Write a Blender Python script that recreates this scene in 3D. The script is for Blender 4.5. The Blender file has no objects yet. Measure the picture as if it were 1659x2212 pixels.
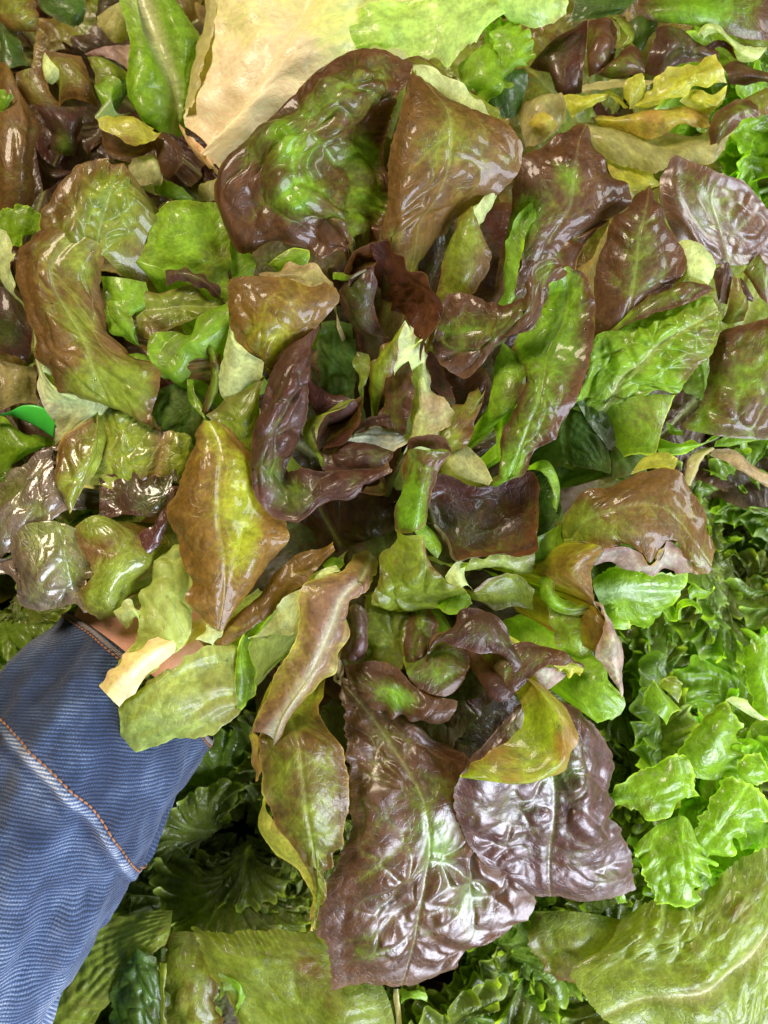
import bpy, bmesh, math, random
import numpy as np
from mathutils import Vector, Matrix, Euler

scene = bpy.context.scene
COL = scene.collection

# ------------------------------------------------------------------ camera
FRAME_W = 0.40                      # metres across the picture at the height of the held lettuce
CAM_H = FRAME_W / 2 * 26.0 / 12.0   # phone main lens: 26 mm on a 24 mm wide (portrait) frame
cam_data = bpy.data.cameras.new("camera")
cam_data.sensor_fit = 'HORIZONTAL'
cam_data.sensor_width = 24.0
cam_data.lens = 26.0
cam_data.clip_start = 0.01
cam_data.clip_end = 50.0
cam_data.dof.use_dof = True
cam_data.dof.focus_distance = CAM_H - 0.012
cam_data.dof.aperture_fstop = 9.0
cam = bpy.data.objects.new("camera", cam_data)
cam.location = (0, 0, CAM_H)
COL.objects.link(cam)
scene.camera = cam

# ------------------------------------------------------------------ world and lamps (soft market-hall light)
world = bpy.data.worlds.new("World")
scene.world = world
world.use_nodes = True
bg = world.node_tree.nodes["Background"]
bg.inputs[0].default_value = (0.85, 0.92, 1.0, 1)
bg.inputs[1].default_value = 0.008

def area(name, loc, target, size, power, color):
    d = bpy.data.lights.new(name, 'AREA')
    d.shape = 'RECTANGLE'
    d.size, d.size_y = size
    d.energy = power
    d.color = color
    o = bpy.data.objects.new(name, d)
    o.location = loc
    o.rotation_euler = (Vector(target) - Vector(loc)).to_track_quat('-Z', 'Y').to_euler()
    COL.objects.link(o)
    return o

area("skylight_lamp", (0.72, -0.98, 0.68), (0, 0, 0), (0.9, 0.6), 47.0, (0.78, 0.83, 1.0))
area("window_lamp", (1.2, 0.35, 0.55), (0, 0, -0.02), (0.5, 0.5), 15.0, (0.93, 0.97, 1.0))
area("hall_lamp", (-0.6, 0.85, 0.95), (0, 0, 0), (0.4, 0.4), 24.0, (1.0, 0.82, 0.62))

scene.view_settings.view_transform = 'Standard'
scene.view_settings.look = 'None'
scene.view_settings.exposure = 0.05
scene.view_settings.gamma = 1.0
scene.cycles.max_bounces = 8
scene.cycles.transmission_bounces = 6

# ------------------------------------------------------------------ helpers
K = FRAME_W / 1659.0

def place(px, py, h):
    """a point of the 1659 x 2212 view at h centimetres above the reference height, in metres"""
    f = (CAM_H - h / 100.0) / CAM_H
    return ((px - 829.5) * K * f, (1106 - py) * K * f, h / 100.0)

def parse(s, o):
    pts = []
    for tok in s.replace(')(', ' ').replace('(', '').replace(')', '').split():
        a = [float(q) for q in tok.split(',')]
        pts.append(place(o[0] * 553 + a[0] / 3.0, o[1] * 553 + a[1] / 3.0, a[2]))
    return np.array(pts)

def hermite(P, t, n_or_x, dim0=True):
    """smooth curve through P (k, ...) at parameters t, evaluated at x"""
    x = n_or_x
    k = len(P)
    if k == 1:
        return np.repeat(P, len(x), 0)
    m = np.zeros_like(P)
    d = (P[1:] - P[:-1]) / (t[1:] - t[:-1]).reshape((-1,) + (1,) * (P.ndim - 1))
    if k == 2:
        m[0] = m[1] = d[0]
    else:
        h = (t[1:] - t[:-1])
        w0 = (h[1:] / (h[:-1] + h[1:])).reshape((-1,) + (1,) * (P.ndim - 1))
        m[1:-1] = d[:-1] * w0 + d[1:] * (1 - w0)
        m[0] = 1.5 * d[0] - 0.5 * m[1]
        m[-1] = 1.5 * d[-1] - 0.5 * m[-2]
    i = np.clip(np.searchsorted(t, x, side='right') - 1, 0, k - 2)
    hh = t[i + 1] - t[i]
    s = ((x - t[i]) / hh)
    sh = (-1,) + (1,) * (P.ndim - 1)
    s_, h_ = s.reshape(sh), hh.reshape(sh)
    return ((2 * s_**3 - 3 * s_**2 + 1) * P[i] + (s_**3 - 2 * s_**2 + s_) * h_ * m[i]
            + (-2 * s_**3 + 3 * s_**2) * P[i + 1] + (s_**3 - s_**2) * h_ * m[i + 1])

def chord(P):
    d = np.linalg.norm(np.diff(P, axis=0), axis=-1)
    if d.ndim > 1:
        d = d.mean(axis=tuple(range(1, d.ndim)))
    return np.concatenate([[0], np.cumsum(np.maximum(d, 1e-5))])

def noise2(x, y, rs):
    """smooth value noise in about -1..1"""
    T = rs.rand(64, 64) * 2 - 1
    xi, yi = np.floor(x).astype(int), np.floor(y).astype(int)
    fx, fy = x - xi, y - yi
    fx = fx * fx * fx * (fx * (fx * 6 - 15) + 10)
    fy = fy * fy * fy * (fy * (fy * 6 - 15) + 10)
    a, b = T[xi & 63, yi & 63], T[(xi + 1) & 63, yi & 63]
    c, d = T[xi & 63, (yi + 1) & 63], T[(xi + 1) & 63, (yi + 1) & 63]
    return (a * (1 - fx) + b * fx) * (1 - fy) + (c * (1 - fx) + d * fx) * fy

def cells(S, T, size, rs, stretch=1.25):
    """distance to the nearest border of a cell pattern, and a random value per cell"""
    s = S / size
    t = T / (size * stretch)
    x0, x1, y0, y1 = s.min() - 1.5, s.max() + 1.5, t.min() - 1.5, t.max() + 1.5
    gx, gy = np.meshgrid(np.arange(x0, x1), np.arange(y0, y1), indexing='ij')
    pts = np.stack([gx.ravel(), gy.ravel()], 1)
    pts += rs.rand(*pts.shape) * 0.85
    pts[:, 0] += 0.5 * (np.floor(pts[:, 1]) % 2)
    val = rs.rand(len(pts))
    q = np.stack([s.ravel(), t.ravel()], 1)
    f1 = np.full(len(q), 1e9); f2 = np.full(len(q), 1e9); who = np.zeros(len(q), int)
    for i, p in enumerate(pts):
        d = np.hypot(q[:, 0] - p[0], q[:, 1] - p[1])
        better = d < f1
        f2 = np.where(better, f1, np.minimum(f2, d))
        f1 = np.where(better, d, f1)
        who = np.where(better, i, who)
    return (f2 - f1).reshape(S.shape), val[who].reshape(S.shape)

def normals(P):
    du = np.gradient(P, axis=0)
    dv = np.gradient(P, axis=1)
    n = np.cross(du, dv)
    return n / np.maximum(np.linalg.norm(n, axis=-1, keepdims=True), 1e-12)

def grid_mesh(name, P, attrs, mat, close_u=False):
    nu, nv = P.shape[:2]
    me = bpy.data.meshes.new(name)
    idx = np.arange(nu * nv).reshape(nu, nv)
    if close_u:
        idx = np.concatenate([idx, idx[:1]], 0)
    q = np.stack([idx[:-1, :-1], idx[1:, :-1], idx[1:, 1:], idx[:-1, 1:]], -1).reshape(-1, 4)
    me.vertices.add(nu * nv)
    me.vertices.foreach_set('co', np.ascontiguousarray(P, np.float32).ravel())
    me.loops.add(q.size)
    me.loops.foreach_set('vertex_index', q.ravel().astype(np.int32))
    me.polygons.add(len(q))
    me.polygons.foreach_set('loop_start', np.arange(0, q.size, 4, dtype=np.int32))
    me.polygons.foreach_set('use_smooth', np.ones(len(q), bool))
    me.update(calc_edges=True)
    for k, a in attrs.items():
        if a.shape[-1] == 4:
            at = me.attributes.new(k, 'FLOAT_COLOR', 'POINT')
            at.data.foreach_set('color', np.ascontiguousarray(a, np.float32).ravel())
        else:
            at = me.attributes.new(k, 'FLOAT_VECTOR', 'POINT')
            at.data.foreach_set('vector', np.ascontiguousarray(a, np.float32).ravel())
    me.materials.append(mat)
    return me

def tag(o, label=None, cat=None, group=None, kind=None):
    if label: o['label'] = label
    if cat: o['category'] = cat
    if group: o['group'] = group
    if kind: o['kind'] = kind
    return o

def thing(name, label, cat, loc=(0, 0, 0), group=None):
    o = bpy.data.objects.new(name, None)
    o.location = loc
    o.empty_display_size = 0.02
    COL.objects.link(o)
    return tag(o, label, cat, group)

def add(name, me, parent=None, label=None):
    o = bpy.data.objects.new(name, me)
    COL.objects.link(o)
    if parent is not None:
        o.parent = parent
        o.matrix_parent_inverse = Matrix.Translation(parent.location).inverted()
    if label: o['label'] = label
    return o

# ------------------------------------------------------------------ materials
def nodes_of(name):
    m = bpy.data.materials.new(name)
    m.use_nodes = True
    nt = m.node_tree
    for n in list(nt.nodes):
        nt.nodes.remove(n)
    return m, nt, nt.nodes, nt.links

def leaf_material(name, rough=0.30, spec=0.5, coat=0.25, trans=0.35, backmix=0.45, back=(0.36, 0.40, 0.22), net=0.15, bump=0.36, veins=.38, coatr=.10, mott=(.78, 1.22)):
    m, nt, N, L = nodes_of(name)
    out = N.new('ShaderNodeOutputMaterial')
    pig = N.new('ShaderNodeAttribute'); pig.attribute_name = 'pigment'
    st = N.new('ShaderNodeAttribute'); st.attribute_name = 'st'
    # fine net of veins
    vor = N.new('ShaderNodeTexVoronoi'); vor.feature = 'DISTANCE_TO_EDGE'; vor.inputs['Scale'].default_value = 260
    warp = N.new('ShaderNodeTexNoise'); warp.inputs['Scale'].default_value = 180; warp.inputs['Detail'].default_value = 2
    wv = N.new('ShaderNodeVectorMath'); wv.operation = 'MULTIPLY_ADD'
    wv.inputs[1].default_value = (0.004, 0.004, 0.004)
    L.new(st.outputs['Vector'], warp.inputs['Vector'])
    L.new(warp.outputs['Color'], wv.inputs[0]); L.new(st.outputs['Vector'], wv.inputs[2])
    L.new(wv.outputs[0], vor.inputs['Vector'])
    line = N.new('ShaderNodeMapRange'); line.inputs['From Min'].default_value = 0.0; line.inputs['From Max'].default_value = 0.14
    line.inputs['To Min'].default_value = 1.0; line.inputs['To Max'].default_value = 0.0
    L.new(vor.outputs['Distance'], line.inputs['Value'])
    vl = N.new('ShaderNodeMapRange'); vl.interpolation_type = 'SMOOTHSTEP'
    vl.inputs['From Min'].default_value = .03; vl.inputs['From Max'].default_value = .15
    vl.inputs['To Min'].default_value = veins; vl.inputs['To Max'].default_value = 0.0
    L.new(pig.outputs['Alpha'], vl.inputs['Value'])
    # mottling
    n1 = N.new('ShaderNodeTexNoise'); n1.inputs['Scale'].default_value = 420; n1.inputs['Detail'].default_value = 5; n1.inputs['Roughness'].default_value = 0.65
    L.new(st.outputs['Vector'], n1.inputs['Vector'])
    mr = N.new('ShaderNodeMapRange'); mr.inputs['From Min'].default_value = 0.3; mr.inputs['From Max'].default_value = 0.7
    mr.inputs['To Min'].default_value = mott[0]; mr.inputs['To Max'].default_value = mott[1]
    L.new(n1.outputs['Fac'], mr.inputs['Value'])
    mot = N.new('ShaderNodeMix'); mot.data_type = 'RGBA'; mot.blend_type = 'MULTIPLY'; mot.inputs['Factor'].default_value = 1.0
    L.new(pig.outputs['Color'], mot.inputs['A']); L.new(mr.outputs['Result'], mot.inputs['B'])
    lit = N.new('ShaderNodeMix'); lit.data_type = 'RGBA'; lit.blend_type = 'MIX'
    lf = N.new('ShaderNodeMath'); lf.operation = 'MULTIPLY'; lf.inputs[1].default_value = net
    L.new(line.outputs['Result'], lf.inputs[0])
    lm = N.new('ShaderNodeMath'); lm.operation = 'MAXIMUM'
    L.new(lf.outputs[0], lm.inputs[0]); L.new(vl.outputs['Result'], lm.inputs[1])
    L.new(lm.outputs[0], lit.inputs['Factor'])
    sc = N.new('ShaderNodeMix'); sc.data_type = 'RGBA'; sc.blend_type = 'MULTIPLY'; sc.inputs['Factor'].default_value = 1.0
    sc.inputs['B'].default_value = (1.5, 1.6, 1.4, 1)
    L.new(mot.outputs['Result'], sc.inputs['A'])
    L.new(mot.outputs['Result'], lit.inputs['A']); L.new(sc.outputs['Result'], lit.inputs['B'])
    # underside paler than the upper face
    geo = N.new('ShaderNodeNewGeometry')
    bk = N.new('ShaderNodeMix'); bk.data_type = 'RGBA'
    bf = N.new('ShaderNodeMath'); bf.operation = 'MULTIPLY'; bf.inputs[1].default_value = backmix
    L.new(geo.outputs['Backfacing'], bf.inputs[0]); L.new(bf.outputs[0], bk.inputs['Factor'])
    L.new(lit.outputs['Result'], bk.inputs['A']); bk.inputs['B'].default_value = (*back, 1)
    # gloss: a wet skin with patchy roughness
    n2 = N.new('ShaderNodeTexNoise'); n2.inputs['Scale'].default_value = 90; n2.inputs['Detail'].default_value = 3
    L.new(st.outputs['Vector'], n2.inputs['Vector'])
    rr = N.new('ShaderNodeMapRange'); rr.inputs['From Min'].default_value = 0.35; rr.inputs['From Max'].default_value = 0.7
    rr.inputs['To Min'].default_value = rough - 0.10; rr.inputs['To Max'].default_value = rough + 0.18
    L.new(n2.outputs['Fac'], rr.inputs['Value'])
    # relief: net recessed, skin slightly pebbled
    hgt = N.new('ShaderNodeMath'); hgt.operation = 'MULTIPLY_ADD'; hgt.inputs[1].default_value = -0.8
    n3 = N.new('ShaderNodeTexNoise'); n3.inputs['Scale'].default_value = 420; n3.inputs['Detail'].default_value = 3
    L.new(st.outputs['Vector'], n3.inputs['Vector'])
    L.new(line.outputs['Result'], hgt.inputs[0]); L.new(n3.outputs['Fac'], hgt.inputs[2])
    bp = N.new('ShaderNodeBump'); bp.inputs['Strength'].default_value = bump; bp.inputs['Distance'].default_value = 0.0005
    L.new(hgt.outputs[0], bp.inputs['Height'])
    pr = N.new('ShaderNodeBsdfPrincipled')
    L.new(bk.outputs['Result'], pr.inputs['Base Color']); L.new(rr.outputs['Result'], pr.inputs['Roughness'])
    pr.inputs['Specular IOR Level'].default_value = spec
    pr.inputs['Coat Weight'].default_value = coat
    pr.inputs['Coat Roughness'].default_value = coatr
    L.new(bp.outputs['Normal'], pr.inputs['Normal'])
    tr = N.new('ShaderNodeBsdfTranslucent')
    tc = N.new('ShaderNodeMix'); tc.data_type = 'RGBA'; tc.blend_type = 'MULTIPLY'; tc.inputs['Factor'].default_value = 1.0
    tc.inputs['B'].default_value = (1.9, 2.0, 0.6, 1)
    L.new(lit.outputs['Result'], tc.inputs['A']); L.new(tc.outputs['Result'], tr.inputs['Color'])
    mx = N.new('ShaderNodeMixShader'); mx.inputs[0].default_value = trans
    L.new(pr.outputs[0], mx.inputs[1]); L.new(tr.outputs[0], mx.inputs[2])
    L.new(mx.outputs[0], out.inputs['Surface'])
    return m

M_LEAF = leaf_material("leaf_skin", rough=.45, coat=0.25, trans=0.42)
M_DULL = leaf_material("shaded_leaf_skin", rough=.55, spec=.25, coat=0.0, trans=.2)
M_WET = leaf_material("wet_leaf_skin", rough=0.46, coat=0.38, trans=0.36, spec=0.4)
M_SHEEN = leaf_material("shining_leaf_skin", rough=0.42, coat=1.0, trans=0.22, spec=0.6, coatr=.33)
M_UNDER = leaf_material("leaf_underside", rough=0.48, spec=0.35, coat=0.05, trans=0.35, backmix=0.0, net=0.3)
M_WILT = leaf_material("wilted_leaf_skin", rough=0.38, coat=0.65, trans=0.15, backmix=0.1, bump=0.5)
M_STEM = leaf_material("leaf_rib_skin", rough=0.42, spec=0.4, coat=0.08, trans=0.2, backmix=0.0, net=0.0, bump=0.3, veins=.15, mott=(.92, 1.08))
M_FRILL = leaf_material("frilly_leaf_skin", rough=0.33, coat=0.25, trans=0.42, backmix=0.3)

# ------------------------------------------------------------------ pigments: (green tissue, red tissue)
ST = {
    'red': ((.18, .35, .016), (.112, .050, .019)),
    'org': ((.34, .38, .015), (.205, .112, .020)),
    'pkb': ((.44, .42, .05), (.27, .15, .085)),
    'pur': ((.13, .20, .025), (.088, .038, .024)),
    'drk': ((.07, .09, .015), (.075, .024, .014)),
    'grn': ((.22, .38, .018), (.15, .11, .02)),
    'frl': ((.16, .25, .025), (.15, .11, .02)),
    'fro': ((.145, .185, .024), (.14, .10, .02)),
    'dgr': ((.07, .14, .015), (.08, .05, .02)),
    'oli': ((.22, .28, .025), (.17, .09, .022)),
    'yel': ((.50, .50, .06), (.42, .26, .06)),
    'pal': ((.52, .60, .26), (.42, .33, .18)),
    'pnk': ((.45, .47, .33), (.36, .22, .20)),
    'wil': ((.16, .19, .03), (.15, .105, .07)),
    'crm': ((.86, .82, .33), (.86, .54, .33)),
    'pgr': ((.42, .60, .15), (.4, .3, .1)),
    'flp': ((.30, .42, .02), (.34, .21, .045)),
    'rom': ((.74, .82, .26), (.94, .78, .50)),
    'lgr': ((.34, .42, .09), (.30, .24, .08)),
    'bei': ((.40, .38, .14), (.34, .24, .11)),
}
SEED = [7]

def finish(P, o=None, name='leaf', parent=None, st='red', red=.8, edge=.3, bl=1.8, cell=17, und=1.0, ruf=1.5, rk=None, spots=(), rim=.15,
           pleat=0., mid=0., um=.5, mat=None, jag=.7, face='f', label=None, tooth=0., fan=False, cull=None, mesh_only=False, midc=None, wav=26, grow=None, fe=1.8):
    """turns a smooth sheet P (nu, nv, 3) into a leaf: blisters between the veins, waves, ruffled margin, pigments"""
    SEED[0] += 1
    rs = np.random.RandomState(SEED[0])
    nu, nv = P.shape[:2]
    size_ = np.linalg.norm(np.diff(P, axis=1), axis=-1).sum(1).max()
    if rk is None:
        rk = size_ / .048
        ruf = ruf * min(1, size_ / .06)
    n = normals(P)
    if (n[..., 2].mean() < 0) == (face == 'f'):
        P = P[::-1].copy()
        n = normals(P)
        if grow is not None:
            grow = grow[::-1]
    u = np.linspace(0, 1, nu)[:, None] * np.ones((1, nv))
    v = np.linspace(0, 1, nv)[None, :] * np.ones((nu, 1))
    S = np.concatenate([np.zeros((1, nv)), np.cumsum(np.linalg.norm(np.diff(P, axis=0), axis=-1), 0)], 0)
    S = S - S[int(um * (nu - 1))][None, :]
    T = np.concatenate([[0], np.cumsum(np.linalg.norm(np.diff(P, axis=1), axis=-1).mean(0))])[None, :] * np.ones((nu, 1))
    eu = np.abs(2 * u - 1)
    if fan:
        e = np.maximum(eu ** 1.5 * np.clip(v * 2.2, 0, 1), v ** 3)
    else:
        e = np.maximum(eu ** 3, 0.9 * v ** 10)
    mm = 0.001
    bl = bl * 1.15
    c1, val = cells(S + noise2(S * 70, T * 70, rs) * .006, T + S * .4 + noise2(S * 70 + 9, T * 70, rs) * .006, cell * mm, rs)
    if mid:       # side veins leaving the rib at an angle; the blisters lie between them
        sv_ = (T * 1000 - .8 * np.abs(S) * 1000 + 3.5 * noise2(S * 60, T * 60 + 4, rs) + 400) / (cell * 1.15)
        dv_ = (.5 - np.abs(sv_ % 1 - .5)) * 1.15 * .78 * 1.3
        c1 = np.minimum(np.minimum(c1 * 1.15, dv_ + .05 * (np.abs(S) * 1000 > 45)), np.abs(S) * 1000 / cell)
    c1s = np.sqrt(c1 ** 2 + .012) - .11
    puff = (1 - (1 - np.clip(c1s / .66, 0, 1)) ** 2.2) * (.25 + 1.1 * val)
    c2, _ = cells(S, T, cell * mm * .36, rs)
    puff2 = (1 - np.exp(-(c2 / .4) ** 2))
    vein = np.exp(-(c1 * cell / .9) ** 2) * .8 + np.exp(-(c2 * cell * .36 / .7) ** 2) * .3
    calm = np.clip(.65 + .75 * noise2(S * 22 + 31, T * 22, rs), .12, 1.25)
    hgt = bl * mm * calm * (puff - .5) + bl * mm * .07 * (puff2 - .5)
    hgt = hgt + 1.35 * und * mm * (noise2(S * 1000 / wav + 3.3, T * 1000 / wav, rs) + .3 * noise2(S * 2100 / wav, T * 2100 / wav + 9, rs))
    if pleat:
        hgt = hgt + pleat * mm * (np.sin(u * rk * 6.283 + 2 * noise2(T * 30, u * 3, rs)) * (.6 + .4 * noise2(u * 9, T * 20, rs)))
    fade = np.clip(np.minimum(v, 1 - v) * 8, .15, 1) * np.clip((1 - eu) * 5, .25, 1)
    P = P + n * (hgt * fade)[..., None]
    P = P + n * ((1.6 * mm * noise2(T * 45 + 2, (u > .5) * 9.0, rs)) * eu ** 4 * np.clip(v * 6, 0, 1))[..., None]
    if mid:
        w = (.0035 - .0027 * v) * mid
        P = P - n * (np.exp(-(S / w) ** 2) * w * .5)[..., None]
    if ruf:
        if fan:
            th = np.arctan2(u - .5, np.maximum(v, .02) * .8 + .05)
            r = np.hypot(u - .5, v)
            ph = rk * th * 2 + 2.2 * noise2(u * 4, v * 2 + 1, rs) + rs.rand() * 6
            ph2 = ph * 2.63 + 3 * noise2(u * 9, v * 4, rs)
            A = ruf * mm * e ** fe
            away = np.gradient(P, axis=1); away /= np.maximum(np.linalg.norm(away, axis=-1, keepdims=True), 1e-9)
            side = np.gradient(P, axis=0); side /= np.maximum(np.linalg.norm(side, axis=-1, keepdims=True), 1e-9)
            P = P + n * (A * (np.sin(ph) + .45 * e * np.sin(ph2)))[..., None] \
                  + side * (A * .7 * np.cos(ph) * np.sign(.5 + 0 * u))[..., None] \
                  + away * (A * .45 * np.sin(ph2 + 1) * e)[..., None]
        else:
            ph = rk * v * 6.283 + 5 * noise2(T * 26, (u > .5) * 4.0, rs)
            ruf = ruf * np.clip(.7 + .9 * noise2(T * 35 + 8, (u > .5) * 6.0, rs), .1, 1.5)
            P = P + n * (ruf * mm * eu ** 3 * np.sin(ph + 2 * (u > .5)) * np.clip(v * 6, 0, 1))[..., None]
    if jag or tooth:      # uneven outline, teeth
        ctr = P[int(um * (nu - 1))][None]
        s_j = jag * mm * (noise2(T * 140 + 5, (u > .5) * 7.0, rs) + .6 * noise2(T * 420, (u > .5) * 5.0 + 3, rs)) \
            + tooth * mm * (np.abs(((T * 1000 / 7 + 1.3 * noise2(T * 100, u, rs)) % 1) - .5) * 2 - .5)
        dr = P - ctr
        dl = np.linalg.norm(dr, axis=-1, keepdims=True)
        P = P + dr / np.maximum(dl, .004) * (s_j * eu ** 6)[..., None]
        s_t = jag * mm * (noise2(S * 140 + 5, 0 * u, rs) + .6 * noise2(S * 400, 0 * u + 3, rs)) \
            + tooth * mm * (np.abs(((S * 1000 / 7 + 1.3 * noise2(S * 100, u * 0, rs)) % 1) - .5) * 2 - .5)
        up = np.gradient(P, axis=1); up /= np.maximum(np.linalg.norm(up, axis=-1, keepdims=True), 1e-9)
        P = P + up * (s_t * v ** 8)[..., None]
    # pigments
    gc, rc = (np.array(c) for c in ST[st])
    gc = gc * (1 + .12 * (rs.rand() - .5)); rc = rc * (1 + .2 * (rs.rand() - .5))
    big = noise2(S * 24 + 11, T * 24, rs) * .65 + noise2(S * 60, T * 60, rs) * .35 + noise2(S * 140 + 7, T * 140, rs) * .2
    R = red + (.14 if red > .35 else 0) + (edge + (.25 if st in ('red', 'oli', 'org') else 0)) * (e - .35) + .38 * big + .13 * noise2(S * 620, T * 620, rs) + .12 * (puff - .6) - .12 * np.exp(-(c1 * cell / 2.2) ** 2) * (1 - e)
    if spots and o is not None:
        f = CAM_H / (CAM_H - P[..., 2])
        X = (P[..., 0] * f / K + 829.5 - o[0] * 553) * 3
        Y = (1106 - P[..., 1] * f / K - o[1] * 553) * 3
        for (sx, sy, sr, dv) in spots:
            R = R + dv * np.exp(-(((X - sx) ** 2 + (Y - sy) ** 2) / sr ** 2)) * (1 + .5 * big)
    if grow is not None:
        R = R - .8 * grow
    R = np.clip(R, 0, 1)[..., None]
    R = R * R * (3 - 2 * R)
    C = gc * (1 - R) + rc * R
    C = C * (1 + (.22 if mat is not M_STEM else .06) * noise2(S * 210, T * 210, rs)[..., None] + .12 * noise2(S * 520, T * 520, rs)[..., None])
    vc = C * 1.5 + .03
    C = C + (vc - C) * (vein * .1)[..., None]
    rimm = np.clip((np.maximum(eu, v if not fan else v) - .955) / .045, 0, 1)
    C = C + (C * 1.6 + np.array([.05, .06, .01]) - C) * (rimm * rim * 2)[..., None]
    if mid:
        mk = np.exp(-(S / ((.0030 - .0022 * v) * mid)) ** 2) * (1 - .55 * v)
        mc = np.array(midc if midc else (.42, .45, .16))
        C = C + (mc - C) * (mk * (.8 if mid > 1 else .22))[..., None]
    C = np.clip(C, .002, .9)
    C4 = np.concatenate([C, np.clip(c1 * cell / 5.0, 0, 1)[..., None]], -1)
    st3 = np.stack([S + SEED[0] * .137, T, 0 * S + SEED[0] * .31], -1)
    me = grid_mesh(name, P, {'pigment': C4, 'st': st3}, mat or M_LEAF)
    if mesh_only:
        return me
    return add(name, me, parent, label)

def sheet(curves, step):
    lens = [chord(c)[-1] for c in curves]
    nv = int(np.clip(max(lens) / step, 14, 190))
    cs = []
    for c in curves:
        t = chord(c)
        cs.append(hermite(c, t, np.linspace(0, t[-1], nv)))
    G = np.stack(cs)                                  # (R, nv, 3)
    t = chord(G)
    wid = np.linalg.norm(np.diff(G, axis=0), axis=-1).sum(0).max()
    nu = int(np.clip(wid / step, 12, 170))
    P = hermite(G, t, np.linspace(0, t[-1], nu))
    if len(curves) == 2:                              # a little camber
        w = np.linalg.norm(G[1] - G[0], axis=-1)
        x = np.linspace(0, 1, nu)
        nn = normals(P)
        nn = nn * np.sign(nn[..., 2:3] + 1e-9)
        P = P + nn * (4 * x * (1 - x))[:, None, None] * (.10 * w)[None, :, None]
    return P

ROOT = [None]

def run_down(P, base, force):
    """carries the sheet on from the side nearest the heart, down to where the leaf is attached"""
    edges = {'u0': P[0], 'u1': P[-1], 'v0': P[:, 0], 'v1': P[:, -1]}
    far = np.linalg.norm(P.reshape(-1, 3).mean(0)[:2] - base[:2])
    if force is None and far < .055:
        return P, None
    d = {k: np.linalg.norm(e[:, :2] - base[:2], axis=1).mean() for k, e in edges.items()}
    k = force if isinstance(force, str) else min(d, key=d.get)
    Q = P if k[0] == 'u' else P.transpose(1, 0, 2)
    if k[1] == '1':
        Q = Q[::-1]
    E = Q[0]
    inner = Q[min(6, len(Q) - 1)]
    tang = E - inner
    tang /= np.maximum(np.linalg.norm(tang, axis=-1, keepdims=True), 1e-9)
    n = 26
    tt = np.linspace(1, 1 / n, n)[:, None, None]
    mid_ = E.mean(0)
    goal = base + (E - mid_) * .25
    goal[:, 2] = base[2]
    drop = 1 - (1 - tt) ** 2.6
    line = E[None] + (goal - E)[None] * (tt * .85)
    line[..., 2] = (E[None, :, 2] + (base[2] - E[None, :, 2]) * drop[..., 0])
    line = line + tang[None] * (.012 * tt * (1 - tt) * 2)
    X = np.concatenate([line, Q], 0)
    g = np.concatenate([tt[:, 0, 0], np.zeros(len(Q))])
    if k[1] == '1':
        X, g = X[::-1], g[::-1]
    G = g[:, None] * np.ones((1, X.shape[1]))
    if k[0] == 'v':
        X, G = X.transpose(1, 0, 2), G.T
    return X.copy(), G
PARENT = [None]
STEP = [0.00095]

def leaf(o, rails, st='red', **kw):
    """a leaf or a folded part of one, given by curves that run along it from side to side"""
    cur = [parse(r, o) for r in rails.strip().split('\n')]
    P = sheet(cur, STEP[0])
    ext = kw.pop('ext', None)
    if ROOT[0] is not None and ext is not False:
        base = np.array(place(*ROOT[0]))
        P, kw['grow'] = run_down(P, base, ext)
    kw.setdefault('parent', PARENT[0])
    if st in ('pal', 'pnk', 'bei') and 'mat' not in kw:
        kw['mat'] = M_UNDER
    return finish(P, o=o, st=st, **kw)
# ------------------------------------------------------------------ the display bed under everything
def plain(name, color, rough=.6):
    m, nt, N, L = nodes_of(name)
    out = N.new('ShaderNodeOutputMaterial'); pr = N.new('ShaderNodeBsdfPrincipled')
    nz = N.new('ShaderNodeTexNoise'); nz.inputs['Scale'].default_value = 60; nz.inputs['Detail'].default_value = 4
    tc = N.new('ShaderNodeTexCoord'); L.new(tc.outputs['Object'], nz.inputs['Vector'])
    mp = N.new('ShaderNodeMapRange'); mp.inputs['To Min'].default_value = .6; mp.inputs['To Max'].default_value = 1.4
    L.new(nz.outputs['Fac'], mp.inputs['Value'])
    mx = N.new('ShaderNodeMix'); mx.data_type = 'RGBA'; mx.blend_type = 'MULTIPLY'; mx.inputs['Factor'].default_value = 1
    mx.inputs['A'].default_value = (*color, 1); L.new(mp.outputs['Result'], mx.inputs['B'])
    L.new(mx.outputs['Result'], pr.inputs['Base Color']); pr.inputs['Roughness'].default_value = rough
    bp = N.new('ShaderNodeBump'); bp.inputs['Strength'].default_value = .2; bp.inputs['Distance'].default_value = .002
    L.new(nz.outputs['Fac'], bp.inputs['Height']); L.new(bp.outputs['Normal'], pr.inputs['Normal'])
    L.new(pr.outputs[0], out.inputs['Surface'])
    return m

M_BED = plain("dark_bed", (.006, .006, .004), 1.0)
M_BED.node_tree.nodes["Principled BSDF"].inputs["Specular IOR Level"].default_value = 0
bm = bmesh.new()
bmesh.ops.create_grid(bm, x_segments=24, y_segments=24, size=.9)
for v_ in bm.verts:
    v_.co.z = -.205 + .006 * math.sin(v_.co.x * 31) * math.sin(v_.co.y * 27)
me = bpy.data.meshes.new("display_bed"); bm.to_mesh(me); bm.free(); me.materials.append(M_BED)
tag(add("display_bed", me), "dark display bed under the lettuces", None, None, 'structure')

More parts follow.
